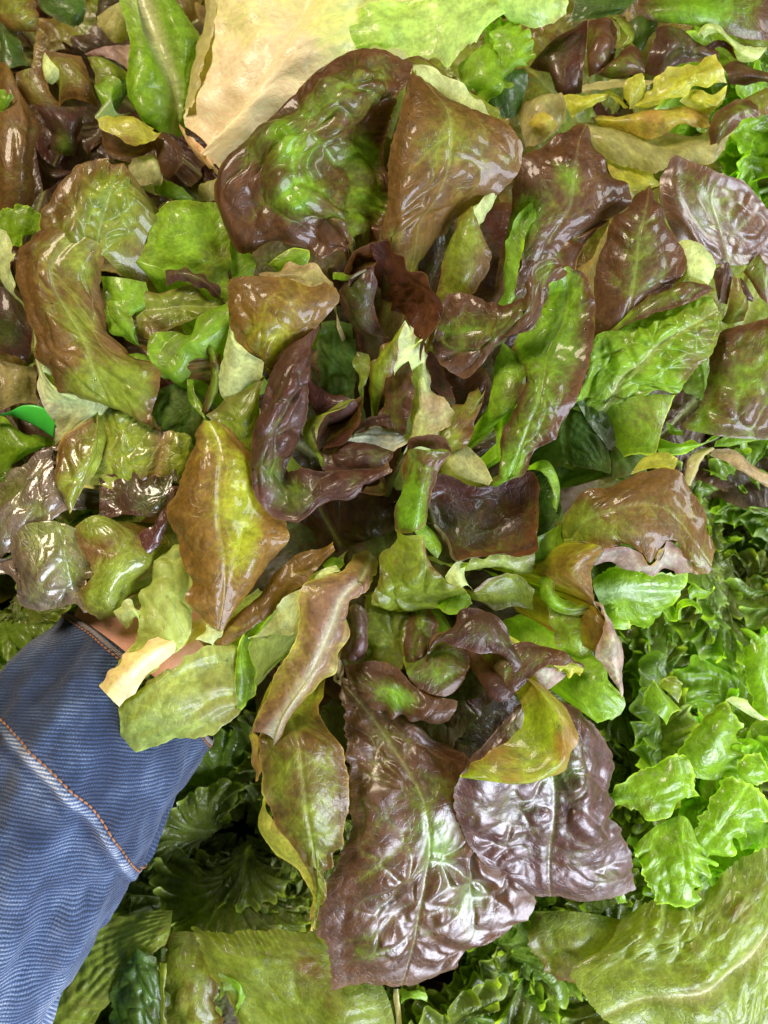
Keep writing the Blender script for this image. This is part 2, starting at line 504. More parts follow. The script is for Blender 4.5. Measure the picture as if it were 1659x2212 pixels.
# ------------------------------------------------------------------ the arm in its denim sleeve
def skin_material():
    m, nt, N, L = nodes_of("skin")
    out = N.new('ShaderNodeOutputMaterial'); pr = N.new('ShaderNodeBsdfPrincipled')
    tc = N.new('ShaderNodeTexCoord')
    nz = N.new('ShaderNodeTexNoise'); nz.inputs['Scale'].default_value = 120; nz.inputs['Detail'].default_value = 5
    L.new(tc.outputs['Object'], nz.inputs['Vector'])
    cr = N.new('ShaderNodeValToRGB')
    cr.color_ramp.elements[0].position = .3; cr.color_ramp.elements[0].color = (.72, .32, .23, 1)
    cr.color_ramp.elements[1].position = .72; cr.color_ramp.elements[1].color = (.88, .48, .37, 1)
    L.new(nz.outputs['Fac'], cr.inputs['Fac']); L.new(cr.outputs['Color'], pr.inputs['Base Color'])
    pr.inputs['Roughness'].default_value = .5
    pr.inputs['Subsurface Weight'].default_value = .15
    pr.inputs['Subsurface Radius'].default_value = (.006, .002, .001)
    wv = N.new('ShaderNodeTexVoronoi'); wv.inputs['Scale'].default_value = 900
    L.new(tc.outputs['Object'], wv.inputs['Vector'])
    bp = N.new('ShaderNodeBump'); bp.inputs['Strength'].default_value = .25; bp.inputs['Distance'].default_value = .0004
    L.new(wv.outputs['Distance'], bp.inputs['Height']); L.new(bp.outputs['Normal'], pr.inputs['Normal'])
    L.new(pr.outputs[0], out.inputs['Surface'])
    return m

def denim_material():
    m, nt, N, L = nodes_of("washed_denim")
    out = N.new('ShaderNodeOutputMaterial'); pr = N.new('ShaderNodeBsdfPrincipled')
    st = N.new('ShaderNodeAttribute'); st.attribute_name = 'st'
    wear = N.new('ShaderNodeAttribute'); wear.attribute_name = 'pigment'
    # wobble of the yarns
    nw = N.new('ShaderNodeTexNoise'); nw.inputs['Scale'].default_value = 110; nw.inputs['Detail'].default_value = 3
    L.new(st.outputs['Vector'], nw.inputs['Vector'])
    wob = N.new('ShaderNodeVectorMath'); wob.operation = 'MULTIPLY_ADD'; wob.inputs[1].default_value = (.0006, .0006, 0)
    L.new(nw.outputs['Color'], wob.inputs[0]); L.new(st.outputs['Vector'], wob.inputs[2])
    dot = N.new('ShaderNodeVectorMath'); dot.operation = 'DOT_PRODUCT'
    w = 2 * math.pi / .0019
    dot.inputs[1].default_value = (.57 * w, .83 * w, 0)
    L.new(wob.outputs[0], dot.inputs[0])
    sn = N.new('ShaderNodeMath'); sn.operation = 'SINE'; L.new(dot.outputs['Value'], sn.inputs[0])
    # the short floats of the weave along each line
    d2 = N.new('ShaderNodeVectorMath'); d2.operation = 'DOT_PRODUCT'; w2 = 2 * math.pi / .0013
    d2.inputs[1].default_value = (.95 * w2, -.30 * w2, 0); L.new(wob.outputs[0], d2.inputs[0])
    s2 = N.new('ShaderNodeMath'); s2.operation = 'SINE'; L.new(d2.outputs['Value'], s2.inputs[0])
    s2m = N.new('ShaderNodeMath'); s2m.operation = 'MULTIPLY_ADD'; s2m.inputs[1].default_value = .2
    snm = N.new('ShaderNodeMath'); snm.operation = 'MULTIPLY'; snm.inputs[1].default_value = .85; L.new(sn.outputs[0], snm.inputs[0])
    L.new(s2.outputs[0], s2m.inputs[0]); L.new(snm.outputs[0], s2m.inputs[2])
    fn = N.new('ShaderNodeTexNoise'); fn.inputs['Scale'].default_value = 1400; fn.inputs['Detail'].default_value = 3
    L.new(st.outputs['Vector'], fn.inputs['Vector'])
    ad = N.new('ShaderNodeMath'); ad.operation = 'MULTIPLY_ADD'; ad.inputs[1].default_value = 3.4
    L.new(fn.outputs['Fac'], ad.inputs[0]); L.new(s2m.outputs[0], ad.inputs[2])
    sep = N.new('ShaderNodeSeparateColor'); L.new(wear.outputs['Color'], sep.inputs[0])
    a2 = N.new('ShaderNodeMath'); a2.operation = 'MULTIPLY_ADD'; a2.inputs[1].default_value = 2.2
    L.new(sep.outputs[0], a2.inputs[0]); L.new(ad.outputs[0], a2.inputs[2])
    big = N.new('ShaderNodeTexNoise'); big.inputs['Scale'].default_value = 45; big.inputs['Detail'].default_value = 4
    L.new(st.outputs['Vector'], big.inputs['Vector'])
    a3 = N.new('ShaderNodeMath'); a3.operation = 'MULTIPLY_ADD'; a3.inputs[1].default_value = 3.6
    L.new(big.outputs['Fac'], a3.inputs[0]); L.new(a2.outputs[0], a3.inputs[2])
    mp = N.new('ShaderNodeMapRange'); mp.inputs['From Min'].default_value = 2.7; mp.inputs['From Max'].default_value = 6.9
    L.new(a3.outputs[0], mp.inputs['Value'])
    cr = N.new('ShaderNodeValToRGB'); e = cr.color_ramp.elements
    e[0].position = 0; e[0].color = (.013, .028, .070, 1)
    e[1].position = 1; e[1].color = (.66, .66, .64, 1)
    for p_, c_ in ((.33, (.034, .068, .155, 1)), (.62, (.135, .205, .335, 1))):
        q = e.new(p_); q.color = c_
    L.new(mp.outputs['Result'], cr.inputs['Fac']); L.new(cr.outputs['Color'], pr.inputs['Base Color'])
    pr.inputs['Roughness'].default_value = .85
    pr.inputs['Specular IOR Level'].default_value = .2
    pr.inputs['Sheen Weight'].default_value = .25
    bp = N.new('ShaderNodeBump'); bp.inputs['Strength'].default_value = .8; bp.inputs['Distance'].default_value = .0006
    L.new(ad.outputs[0], bp.inputs['Height']); L.new(bp.outputs['Normal'], pr.inputs['Normal'])
    L.new(pr.outputs[0], out.inputs['Surface'])
    return m

M_SKIN = skin_material()
M_DENIM = denim_material()
M_THREAD = plain("orange_thread", (.30, .13, .05), .6)
M_FRAY = plain("frayed_yarn", (.30, .26, .25), .9)

PD = np.array([.75, .66]); AD = np.array([-.66, .75])     # across and along the sleeve, in view directions
C0 = np.array([252.5, 1494.0])
person = thing("person", "arm in a washed blue denim sleeve reaching in from lower left, holding the red-brown lettuce", "person", place(252, 1494, -4))

def sleeve_point(t, phi, extra=0.):
    """t: view pixels back from the cuff, phi: round the arm (0 right, 90 degrees up); extra: metres outwards"""
    r = np.interp(t, [-40, 0, 150, 288, 657, 1000], [226, 224, 246, 280, 322, 350])
    sh = np.interp(t, [0, 288, 657, 1000], [0, 17, 19, 25])
    c, s = np.cos(phi), np.sin(phi)
    rr = r * K + extra
    rz = r * K * .74 + extra
    bend = -72 * np.clip(s, -.2, 1) ** 1.2 if s > 0 else -68 * 0
    ax = C0 + AD * (t + bend) + PD * (sh)
    x = (ax[0] - 829.5) * K + PD[0] * rr * c
    y = (1106 - ax[1]) * K - PD[1] * rr * c
    h0 = -.040 + np.interp(t, [0, 300, 1000], [0, .002, .02])
    return np.array([x, y, h0 + rz * s])

def seam_t(phi):
    s = max(0, math.sin(phi))
    return 280 + 65 * max(0, math.cos(phi)) ** 2

rs = np.random.RandomState(5)
NT, NP = 230, 260
ts = np.linspace(-2, 1000, NT); ph = np.linspace(0, 2 * np.pi, NP, endpoint=False)
P = np.zeros((NP, NT, 3)); wear = np.zeros((NP, NT)); st3 = np.zeros((NP, NT, 3))
Tg, Pg = np.meshgrid(ts, ph)
wr = noise2(Pg * 2.2 + 4, Tg / 130, rs) * .55 + noise2(Pg * 3.5 + Tg / 260, Tg / 300 + 3, rs) * .8 + .3 * noise2(Pg * 6, Tg / 60, rs)
fine = noise2(Pg * 26, Tg / 22, rs)
wr2 = noise2(Pg * 5 + 2, Tg / 75, rs) + .6 * noise2(Pg * 14, Tg / 30, rs)
for i in range(NP):
    s0 = seam_t(ph[i])
    for j in range(NT):
        t = ts[j]
        d = t - s0
        ridge = .0016 * math.exp(-(d / 13) ** 4) + .0005 * math.exp(-((d + 34) / 26) ** 2) - .0009 * math.exp(-((d - 24) / 9) ** 2)
        hem = .0007 * math.exp(-((t - 12) / 16) ** 4)
        amp = np.interp(t, [0, 60, 300, 800], [.0012, .0035, .006, .010])
        P[i, j] = sleeve_point(t, ph[i], ridge + hem + wr[i, j] * amp + fine[i, j] * .00025)
        wear[i, j] = .8 * math.exp(-((d + 1) / 11) ** 4) - .30 * math.exp(-((d - 24) / 14) ** 2) - .22 * math.exp(-((d + 30) / 22) ** 2) \
            + .10 * (1 if t > s0 else 0) + np.interp(t, [0, 300, 800], [0, .06, .42]) + .30 * wr2[i, j] + .22 * math.exp(-((t - 2) / 10) ** 2) + .2 * max(0, wr[i, j]) - .1
        st3[i, j] = (-ph[i] * 250 * K, t * K, 0)
Cw = np.clip(np.stack([wear, wear, wear, np.ones_like(wear)], -1), -1, 1)
# the seam of the mesh is underneath
order = np.roll(np.arange(NP), NP // 4)
Pn, Cn, Sn = P[order], Cw[order], st3[order].copy()
Sn[:NP // 4, :, 0] += 2 * np.pi * 250 * K
me = grid_mesh("sleeve", Pn[::-1], {'pigment': Cn[::-1], 'st': Sn[::-1]}, M_DENIM, close_u=False)
sleeve = add("sleeve", me, person)
# turned-in inside of the cuff so that the sleeve has thickness
P2 = np.stack([[sleeve_point(-2 if k < 2 else 60, p_, e_) for k, e_ in enumerate((.0002, -.0026, -.003))] for p_ in np.append(ph, ph[0])])
c4 = np.ones((NP + 1, 3, 4)) * .1
s3 = np.zeros((NP + 1, 3, 3)); s3[:, :, 0] = (np.append(ph, 2 * np.pi) * 250 * K)[:, None]; s3[:, :, 1] = np.array([0, .003, .02])[None]
me = grid_mesh("cuff_lining", P2, {'pigment': c4, 'st': s3}, M_DENIM)
o_ = add("cuff_lining", me, person)

def on_sleeve(t, phi, extra):
    i = int(round((phi % (2 * math.pi)) / (2 * math.pi) * NP)) % NP
    j = int(np.clip(round((t + 2) / 1002 * (NT - 1)), 0, NT - 1))
    return sleeve_point(t, phi, extra + wr[i, j] * np.interp(t, [0, 60, 300, 800], [.0012, .0035, .006, .010]))

def capsules(name, segs, r, mat, parent, sides=6):
    """short rounded threads, all in one part"""
    bm = bmesh.new()
    for a, b in segs:
        a, b = Vector(a), Vector(b)
        d = (b - a); ln = d.length; d.normalize()
        q = d.to_track_quat('Z', 'Y').to_matrix()
        rings = []
        for f, rr in ((0, .35), (.14, .9), (.5, 1.1), (.86, .9), (1, .35)):
            rings.append([bm.verts.new(a + q @ Vector((math.cos(6.2832 * k / sides) * r * rr, math.sin(6.2832 * k / sides) * r * rr, f * ln))) for k in range(sides)])
        for u_, v_ in zip(rings[:-1], rings[1:]):
            for k in range(sides):
                bm.faces.new((u_[k], u_[(k + 1) % sides], v_[(k + 1) % sides], v_[k]))
        bm.faces.new(rings[0][::-1]); bm.faces.new(rings[-1])
    for f in bm.faces: f.smooth = True
    me = bpy.data.meshes.new(name); bm.to_mesh(me); bm.free(); me.materials.append(mat)
    return add(name, me, parent)

def stitch_line(tfun, extra, dphi, gap=.18):
    segs = []
    p = -.25
    while p < math.pi + .25:
        a = on_sleeve(tfun(p), p, extra); b = on_sleeve(tfun(p + dphi * (1 - gap)), p + dphi * (1 - gap), extra)
        segs.append((a, b)); p += dphi
    return segs

rs2 = random.Random(3)
o_ = capsules("seam_stitching", stitch_line(lambda p: seam_t(p) - 14, .0016, .052), .0006, M_THREAD, person); o_['kind'] = 'stuff'
o_ = capsules("cuff_stitching", stitch_line(lambda p: 12, .0013, .05), .00055, M_THREAD, person); o_['kind'] = 'stuff'
o_ = capsules("cuff_overlock", [(on_sleeve(-1, p_, .0006), on_sleeve(7 + rs2.random() * 3, p_ + .012, .0014)) for p_ in np.arange(-.2, math.pi + .2, .016)], .0003, M_FRAY, person, 5); o_['kind'] = 'stuff'

# forearm and hand: one continuous body grown from a skeleton
def skinned(name, joints, bones, mat, parent, sub=2):
    me = bpy.data.meshes.new(name)
    me.from_pydata([j[0] for j in joints], bones, [])
    o = bpy.data.objects.new(name, me); COL.objects.link(o)
    md = o.modifiers.new("skin", 'SKIN'); md.use_smooth_shade = True
    sv = me.skin_vertices[0].data
    for k, j in enumerate(joints):
        r_ = j[1] if isinstance(j[1], tuple) else (j[1], j[1])
        sv[k].radius = (r_[0] * 1.2, r_[1] * 1.2)
    sv[0].use_root = True
    o.modifiers.new("smooth", 'SUBSURF').render_levels = sub
    o.modifiers["smooth"].levels = sub
    dg = bpy.context.evaluated_depsgraph_get()
    ev = bpy.data.meshes.new_from_object(o.evaluated_get(dg))
    bpy.data.objects.remove(o); bpy.data.meshes.remove(me)
    ev.name = name
    ev.materials.clear(); ev.materials.append(mat)
    for p_ in ev.polygons: p_.use_smooth = True
    return add(name, ev, parent)

def along(a, b, h):      # a: pixels towards the hand, b: pixels across
    q = C0 - AD * a + PD * b
    return Vector(place(q[0], q[1], h))
J = [(along(-330, 10, -4.4), .026), (along(-120, 0, -4.2), .026), (along(-10, -15, -3.7), (.028, .024)), (along(95, -55, -2.3), (.040, .028)),
     (along(200, -20, -4.2), (.040, .021)), (along(290, 0, -5.6), (.037, .018))]
bones = [(0, 1), (1, 2), (2, 3), (3, 4), (4, 5)]
fing = [(-120, .0088, [(360, -105, -6.2), (420, -115, -7.2), (455, -105, -7.0), (480, -90, -6.4)]),
        (-40, .0092, [(380, -38, -6.5), (450, -42, -7.5), (495, -38, -7.3), (525, -30, -6.6)]),
        (40, .0090, [(378, 33, -6.6), (445, 38, -7.6), (488, 38, -7.4), (515, 38, -6.7)]),
        (110, .0080, [(360, 98, -6.4), (410, 108, -7.2), (445, 108, -7.0), (468, 102, -6.4)])]
for b0, r0, pts in fing:
    prev = 5
    for k, (a_, b_, h_) in enumerate(pts):
        J.append((along(a_, b_, h_), r0 * (1.05, 1.0, .92, .78)[k]))
        bones.append((prev, len(J) - 1)); prev = len(J) - 1
prev = 3
for k, (a_, b_, h_) in enumerate([(180, -130, -4.0), (260, -160, -4.4), (330, -160, -4.6), (385, -150, -4.6)]):
    J.append((along(a_, b_, h_), (.015, .0115, .0105, .0085)[k])); bones.append((prev, len(J) - 1)); prev = len(J) - 1
hand = skinned("forearm_and_hand", J, bones, M_SKIN, person)
# ------------------------------------------------------------------ the held lettuce: every leaf traced to its place, with its own height
held = thing("red_lettuce", "large red-brown loose-head lettuce held up in the middle, its glossy leaves spread over the others", "lettuce", place(800, 1200, -6))
PARENT[0] = held
ROOT[0] = (800, 1150, -7.5)
STEP[0] = .00085
A, B, C_, D_, E, F, G, H, I, J, K_, L_ = (0, 0), (1, 0), (2, 0), (0, 1), (1, 1), (2, 1), (0, 2), (1, 2), (2, 2), (0, 3), (1, 3), (2, 3)

# --- big blistered leaf at the bottom
leaf(K_, """530,-600,-3.5 580,-200,-1.8 600,200,-1.2 590,480,-1.2 450,800,-1.5 395,1030,-2.1 470,1200,-2.9 480,1440,-3.9
530,-595,-3.4 700,-150,-1.6 760,200,-.7 800,600,-.5 760,950,-1.5 710,1230,-2.9 690,1395,-3.9
535,-590,-3.4 840,-150,-1.6 1020,180,-.8 1080,600,-1 1010,950,-2 950,1250,-3.4 900,1420,-4.3
540,-590,-3.4 960,-250,-1.9 1230,130,-1.2 1330,600,-1.7 1330,900,-2.6 1230,1180,-3.7 1090,1385,-4.6
550,-590,-3.4 1080,-230,-2.4 1400,-40,-2.2 1560,350,-2.6 1800,750,-3.6 1790,950,-4.2 1420,1150,-4.2 1250,1300,-4.8""",
     'red', red=.98, bl=4.6, cell=21, und=2.5, mid=.9, mat=M_SHEEN, jag=1.5, spots=[(1190, 500, 130, -.5), (700, 1200, 160, -.35), (1100, 200, 150, -.25), (480, 1250, 90, -.5), (1350, 850, 150, -.2)])
# --- lavender shining leaf at lower right with its rolled yellow flap
leaf(L_, """100,-450,-1.5 -200,-150,.2 -345,60,.3 -345,330,-.9 -180,620,-2.5 30,760,-3.3
100,-450,-1.5 -50,-150,.3 -130,100,.1 -80,350,-1 60,650,-2.7 150,835,-3.7
120,-450,-1.6 260,-150,-.4 330,200,-1 300,500,-1.8 280,700,-2.9 290,835,-3.9
140,-450,-1.7 380,-200,-.5 480,150,-.6 520,450,-1.4 520,700,-2.7 520,865,-4
160,-470,-1.8 450,-370,-1.4 670,-20,-1.8 640,250,-2.2 760,520,-3.2 805,785,-4.6""",
     'pur', red=.9, bl=3, cell=17, und=2.2, mid=.8, mat=M_SHEEN, pleat=.5, rk=4, jag=1., spots=[(300, 50, 120, -.5)])
leaf(L_, """-340,50,.5 -150,-100,.5 50,-250,.2 60,-450,-.4
-330,60,1.0 -130,20,1.2 100,-90,1.1 160,-300,.8 140,-500,.4
-320,62,.9 -150,82,1.4 60,92,1.6 235,20,1.8 312,-60,1.9 312,-250,1.8 200,-480,1.3 120,-560,.8
-310,66,.6 -130,70,.8 120,70,.9 290,20,1.1 390,-90,1.2 430,-250,1.1 330,-420,.8""",
     'flp', red=.5, bl=.8, und=.8, edge=.4, spots=[(100, -250, 170, -.8), (400, -150, 110, .9), (0, 60, 120, .3)], face='f', mat=M_LEAF)
# --- long twisted leaf, lower left of centre
leaf(H, """-20,1430,.7 50,1220,1.2 130,1030,1.5 255,880,1.7 280,680,1.8 300,500,1.6 500,405,1.2
60,1450,1.2 150,1300,1.9 280,1080,2.2 380,880,2.3 430,680,2.2 490,530,2 615,410,1.4
100,1500,1.2 200,1310,2.1 350,1090,2.3 450,900,2.2 520,720,2 560,600,1.8 690,450,1.4
130,1540,.8 270,1260,1 420,1090,1.1 530,960,1.2 588,770,1.2 605,610,1.3 712,520,1.2""",
     'pkb', red=.75, edge=-.5, bl=.9, cell=12, und=.8, mid=1.6, um=.6, midc=(.62, .66, .48), rim=.5)
leaf(H, """330,470,1.4 160,610,1 0,790,.3 -60,810,.1
330,580,1.6 200,690,1.4 70,800,.6 -40,812,.2
290,700,1.6 240,800,1.5 130,785,.9 10,812,.2""", 'pal', red=.2, bl=.8, cell=8, und=.8)
leaf(K_, """60,-300,-1 10,-180,.4 30,50,.8 90,300,.6 280,550,.2 370,750,-.4 362,1045,-1.4
200,-350,-.6 250,-150,1.5 280,60,1.6 310,300,1.5 360,550,.9 390,780,0 366,1045,-1.4
400,-340,-1 550,-150,.6 600,60,.7 590,300,.5 510,580,.2 440,820,-.4 372,1045,-1.5""",
     'oli', red=.42, bl=3.2, cell=15, mid=.6, und=1.5, rim=.8, spots=[(300, -150, 150, .5), (150, 300, 150, .5), (250, 100, 120, .3)])
leaf(K_, """60,180,.3 110,350,.3 290,560,0 372,760,-.6 360,1050,-1.4
60,250,-.4 20,370,-.8 110,530,-1 280,650,-.9 355,760,-1 350,1055,-1.5""", 'yel', red=.3, bl=.5)
leaf(K_, """-40,-250,-.5 15,-200,-.3 45,-100,.2 30,60,.4
-60,-200,-.9 -30,-120,-.8 0,0,-.6 20,80,-.2""", 'yel', red=.6, bl=.3)
# --- purple curl and brown cup right of it
leaf(H, """970,1020,-.3 1080,940,-.4 1150,860,-.8 1280,840,-1 1375,925,-.9
980,1050,0 1090,1040,.1 1200,1000,-.2 1300,980,-.6 1378,970,-.8
1000,1100,-.2 1100,1160,-.1 1220,1202,-.1 1325,1130,-.3 1372,1000,-.6""", 'red', red=.6, bl=1.2, cell=14)
leaf(H, """1120,920,-.6 1180,800,-.3 1280,720,-.2 1350,640,0 1470,635,0 1590,740,0 1700,920,0 1760,1000,-.3
1110,960,-.3 1160,830,.2 1290,790,.6 1400,760,.9 1500,770,.9 1600,850,.7 1690,960,.5 1760,1020,.2
1103,992,-.3 1140,872,.1 1225,842,.3 1330,880,.5 1440,917,.6 1590,937,.6 1650,1000,.5 1680,1090,.3""", 'pur', red=.95, bl=1, cell=14, und=1)
leaf(I, """-60,900,-.2 30,845,0 130,835,.1 300,895,.2 420,960,.1 465,1010,0
-50,1000,.3 60,960,.5 180,930,.5 300,935,.5 400,975,.3 465,1015,0
-60,1110,.2 0,1172,.2 80,1112,.3 140,1040,.4 220,992,.5 330,970,.4 430,985,.2 465,1020,0""", 'red', red=.75, bl=1.2, cell=14, und=1)
leaf(I, """140,1040,.2 160,1090,-.1 200,1140,-.4 260,1125,-.5
220,992,.3 280,1000,-.1 330,1040,-.2 352,1057,-.2""", 'pnk', red=.5, bl=.5)
leaf(I, """250,985,.1 380,965,.15 462,1012,0
290,1020,-.2 380,1057,-.1 440,1057,0""", 'yel', red=.2, bl=.4)
leaf(H, """1500,1170,-.3 1540,1130,-.1 1610,1110,0 1700,1080,.1
1520,1205,-.4 1580,1212,-.3 1640,1190,-.3 1710,1130,-.2""", 'pur', red=1, bl=.5)
leaf(H, """570,1000,-1 720,985,-.8 900,1010,-.8 1000,1110,-.6 1150,1190,-.4 1300,1240,-.3
590,1090,-.5 750,1120,0 880,1150,.1 1000,1230,0 1130,1285,0 1293,1270,-.2
640,1155,-1.2 740,1255,-1 850,1333,-.8 970,1335,-.5 1110,1378,-.4 1255,1345,-.4""", 'red', red=.85, bl=2, cell=13, und=1.5, spots=[(920, 1200, 110, -.6)])
leaf(H, """600,620,-1.5 590,780,-1.5 540,950,-1.6
660,600,-.8 660,760,-.6 620,960,-1
720,640,-1.1 725,780,-.9 700,970,-1.2""", 'pur', red=.9, bl=1.5, cell=12)
leaf(H, """700,630,-2 690,800,-1.8 680,1000,-1.8
840,660,-1.9 840,820,-1.4 820,1010,-1.5
1000,680,-2 980,850,-1.8 950,1020,-1.7""", 'oli', red=.25, bl=2, cell=12)
leaf(H, """1000,690,-1.8 945,880,-1.1 965,1020,-.9
1080,680,-1.2 1050,850,-.5 1030,1000,-.6
1180,720,-1.7 1150,900,-1.1 1110,990,-1""", 'red', red=.6, bl=2.2, cell=13)
# --- heart of the head
leaf(E, """975,1300,.8 955,1420,.6 940,1520,.5 910,1640,.5 900,1780,.3
1010,1248,1.6 1010,1400,1.3 1010,1520,1.1 985,1650,1 960,1800,.6
1100,1258,1.8 1080,1400,1.6 1060,1520,1.4 1040,1640,1.2 1020,1790,.9
1264,1278,1.6 1200,1370,1.1 1140,1500,.9 1110,1600,.7 1100,1730,.5""", 'red', red=.62, bl=1, cell=12, spots=[(960, 1550, 90, -.9), (1000, 1700, 90, -.8)], rim=.5)
leaf(E, """980,1260,.8 1000,1190,1 1080,1165,1.2 1190,1168,1.2 1250,1220,1.3 1266,1275,1.5
1000,1250,.8 1080,1245,.4 1180,1255,.5 1262,1278,1.4""", 'pur', red=1, bl=.5)
leaf(H, """910,110,.4 880,220,0 808,285,-.5 805,380,-.3 778,480,-.4 750,580,-1.2 770,620,-2.2
960,150,.9 980,250,.8 960,380,.6 940,460,.3 900,520,-.2 900,600,-1.2 920,640,-2.4
1030,150,1.1 1060,280,1.2 1080,390,1 1090,460,.5 1080,530,-.2 1100,600,-1.2 1100,630,-2.4
1080,150,1.1 1110,280,1 1180,390,.8 1240,440,.5 1335,505,.1 1375,560,-.6 1340,620,-1.8""", 'oli', red=.12, bl=2.4, cell=12, und=1.5, spots=[(1100, 260, 80, .9), (1150, 360, 60, .7), (905, 325, 25, 1)])
leaf(H, """1010,30,.3 1020,110,.3 1060,190,.2 1120,260,.2
1050,35,-.1 1130,100,-.2 1185,210,-.4 1160,300,-.3""", 'grn', red=.2, bl=1)
leaf(H, """1090,-100,-.5 1200,-240,-.8 1450,-170,-1 1659,-200,-.6 1790,-250,-.1 1845,-150,0
1110,-30,-.6 1250,0,-1.3 1420,30,-1.5 1600,20,-1.4 1750,-30,-.9 1835,-70,-.4
1150,60,.2 1230,160,-.8 1300,220,-.6 1450,200,-1 1620,150,-1 1750,110,-.6 1825,100,0
1160,75,.4 1235,170,.6 1310,332,.9 1440,292,1 1640,280,.9 1770,275,.9 1825,240,.8 1830,130,.5""", 'drk', red=.85, bl=1.2, cell=13, und=1.6)
leaf(E, """230,560,1.2 60,770,1.4 -20,1100,1.5 -30,1350,1.4 0,1560,1.2 130,1690,1 290,1722,1.3 450,1600,1.4 600,1580,1.4 690,1515,1.4 790,1440,1.3 872,1375,1
300,530,1.5 180,760,2.3 110,1050,2.5 80,1280,2.1 90,1450,1.3 170,1560,1 280,1610,1.5 440,1540,1.9 600,1520,1.9 700,1470,1.9 800,1410,1.6 872,1365,1
370,480,1.2 290,740,2.1 230,1030,2.1 190,1250,1.5 140,1400,.7 200,1480,.6 300,1480,1.2 430,1460,1.6 580,1450,1.6 700,1420,1.6 800,1395,1.3 870,1355,1
415,450,.5 345,650,.9 332,880,1.2 300,1100,.8 235,1270,.3 200,1390,.2 310,1378,1 430,1400,1.1 560,1400,1 700,1390,1 800,1385,.9 870,1342,.8""",
     'pur', red=.9, bl=2.4, cell=15, und=2, ruf=1.5, rim=.3, ext=False, spots=[(100, 1400, 110, -.5), (260, 1560, 130, -.7), (640, 1450, 80, -.35)])
leaf(E, """430,1250,-.2 560,1190,.3 690,1175,.4 780,1200,.3 890,1262,.2
430,1320,.2 560,1300,.8 690,1280,1.2 800,1290,1 888,1275,.4
430,1390,.3 560,1400,.7 700,1392,1 800,1392,1 885,1292,.5""", 'pur', red=.9, bl=1.4, cell=11)
leaf(E, """690,1530,.2 760,1545,.5 835,1530,.5 843,1480,.4 810,1408,.3
720,1490,-.3 770,1485,-.6 800,1470,-.5 800,1430,-.2""", 'pur', red=.9, bl=.4)
leaf(E, """540,950,.8 400,1050,.3 312,1090,-.2 312,1200,-.3 350,1250,-.3
648,928,1.1 540,980,1.1 430,1060,1 385,1150,.8 400,1248,.5""", 'oli', red=.15, bl=.5, mat=M_UNDER)
leaf(E, """648,928,1.1 540,980,1.1 430,1060,1 385,1150,.8 400,1248,.5
692,910,.8 620,1020,-.3 500,1110,-.6 430,1240,.1
685,1000,.5 640,1120,.6 540,1205,.7 430,1255,.6""", 'drk', red=.85, bl=1, cell=10)
leaf(E, """290,815,0 340,798,.4 400,830,.4 475,910,0
330,860,.5 350,940,.6 400,1010,.6 500,1000,.7 640,935,1""", 'drk', red=.8, bl=.8)
leaf(E, """900,690,-.4 830,850,-1 818,1000,-1.2 760,1090,-1
960,650,0 930,850,-.1 900,1000,-.3 870,1110,-.5
990,670,.1 1022,850,.3 1003,1000,.2 970,1130,0""", 'pur', red=.92, bl=1.2, cell=12)
leaf(E, """620,1140,-.5 750,1060,-.6 880,1040,-.6 970,1080,-.2
640,1150,-.3 790,1100,-.3 960,1135,-.2""", 'pur', red=1, bl=.6)
leaf(E, """520,1190,-.8 640,1145,-.8 780,1105,-.9 970,1135,-.8
540,1240,-1 720,1220,-1 880,1270,-1 1000,1170,-1""", 'pnk', red=.15, bl=.6, pleat=.5, rk=3)
leaf(E, """420,430,-2.2 400,650,-2 430,920,-2
530,420,-2.1 530,650,-1.9 530,920,-2
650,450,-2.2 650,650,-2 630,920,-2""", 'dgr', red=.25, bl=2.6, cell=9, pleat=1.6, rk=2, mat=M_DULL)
leaf(E, """655,620,-1 650,750,-1 670,860,-1.2
735,640,-.9 745,750,-.8 700,850,-1""", 'oli', red=.3, bl=.8)
leaf(E, """740,-80,.8 850,-95,1.2 960,30,1.7 1100,150,2 1192,330,2 1155,480,1.7 1090,552,1.3
760,20,0 820,60,-.3 900,150,-.6 1040,230,0 1090,330,.2 1080,450,.4 1060,545,.7
760,100,-1 790,200,-1.8 850,300,-2 930,380,-1.8 980,430,-1 1010,480,-.2 1040,535,.3""", 'drk', red=1, bl=1.5, cell=11, und=1.2, rim=.5)
leaf(E, """590,130,.3 560,250,-.2 590,400,-.4 660,520,-.6
690,100,1.2 680,250,1 690,380,.6 770,530,0
765,70,1.3 785,220,.9 775,370,.6 855,540,0""", 'drk', red=.7, bl=1.4, cell=12, spots=[(640, 230, 50, -.5), (650, 420, 60, -.4)])
leaf(E, """570,110,.8 605,15,.8 690,-55,.8 800,-95,.9
610,120,0 660,50,-.5 740,20,-.6 790,0,-.4
600,155,1.2 660,115,1.4 720,85,1.4 765,66,1.4""", 'pur', red=1, bl=.6)
leaf(E, """500,110,.2 560,110,.5 640,150,.9
500,150,0 560,160,.3 630,158,.8""", 'grn', red=.3, bl=.3)
leaf(E, """970,425,1.2 880,530,1 765,690,.4
930,520,1.6 870,640,1.3 800,765,.6
912,560,1.5 915,650,1.2 885,745,.7 838,785,.4""", 'oli', red=.5, bl=.8, edge=.5)
leaf(E, """972,425,1.2 915,540,1.4 920,662,1
1000,470,1.1 1000,560,1 960,640,.9
990,440,1.3 1035,520,1.1 1100,553,1""", 'pal', red=.1, bl=.7)
leaf(E, """1000,590,-.8 1090,548,.9 1100,555,1
930,655,.9 1000,600,.9 1095,556,1""", 'pal', red=.2, bl=.3)
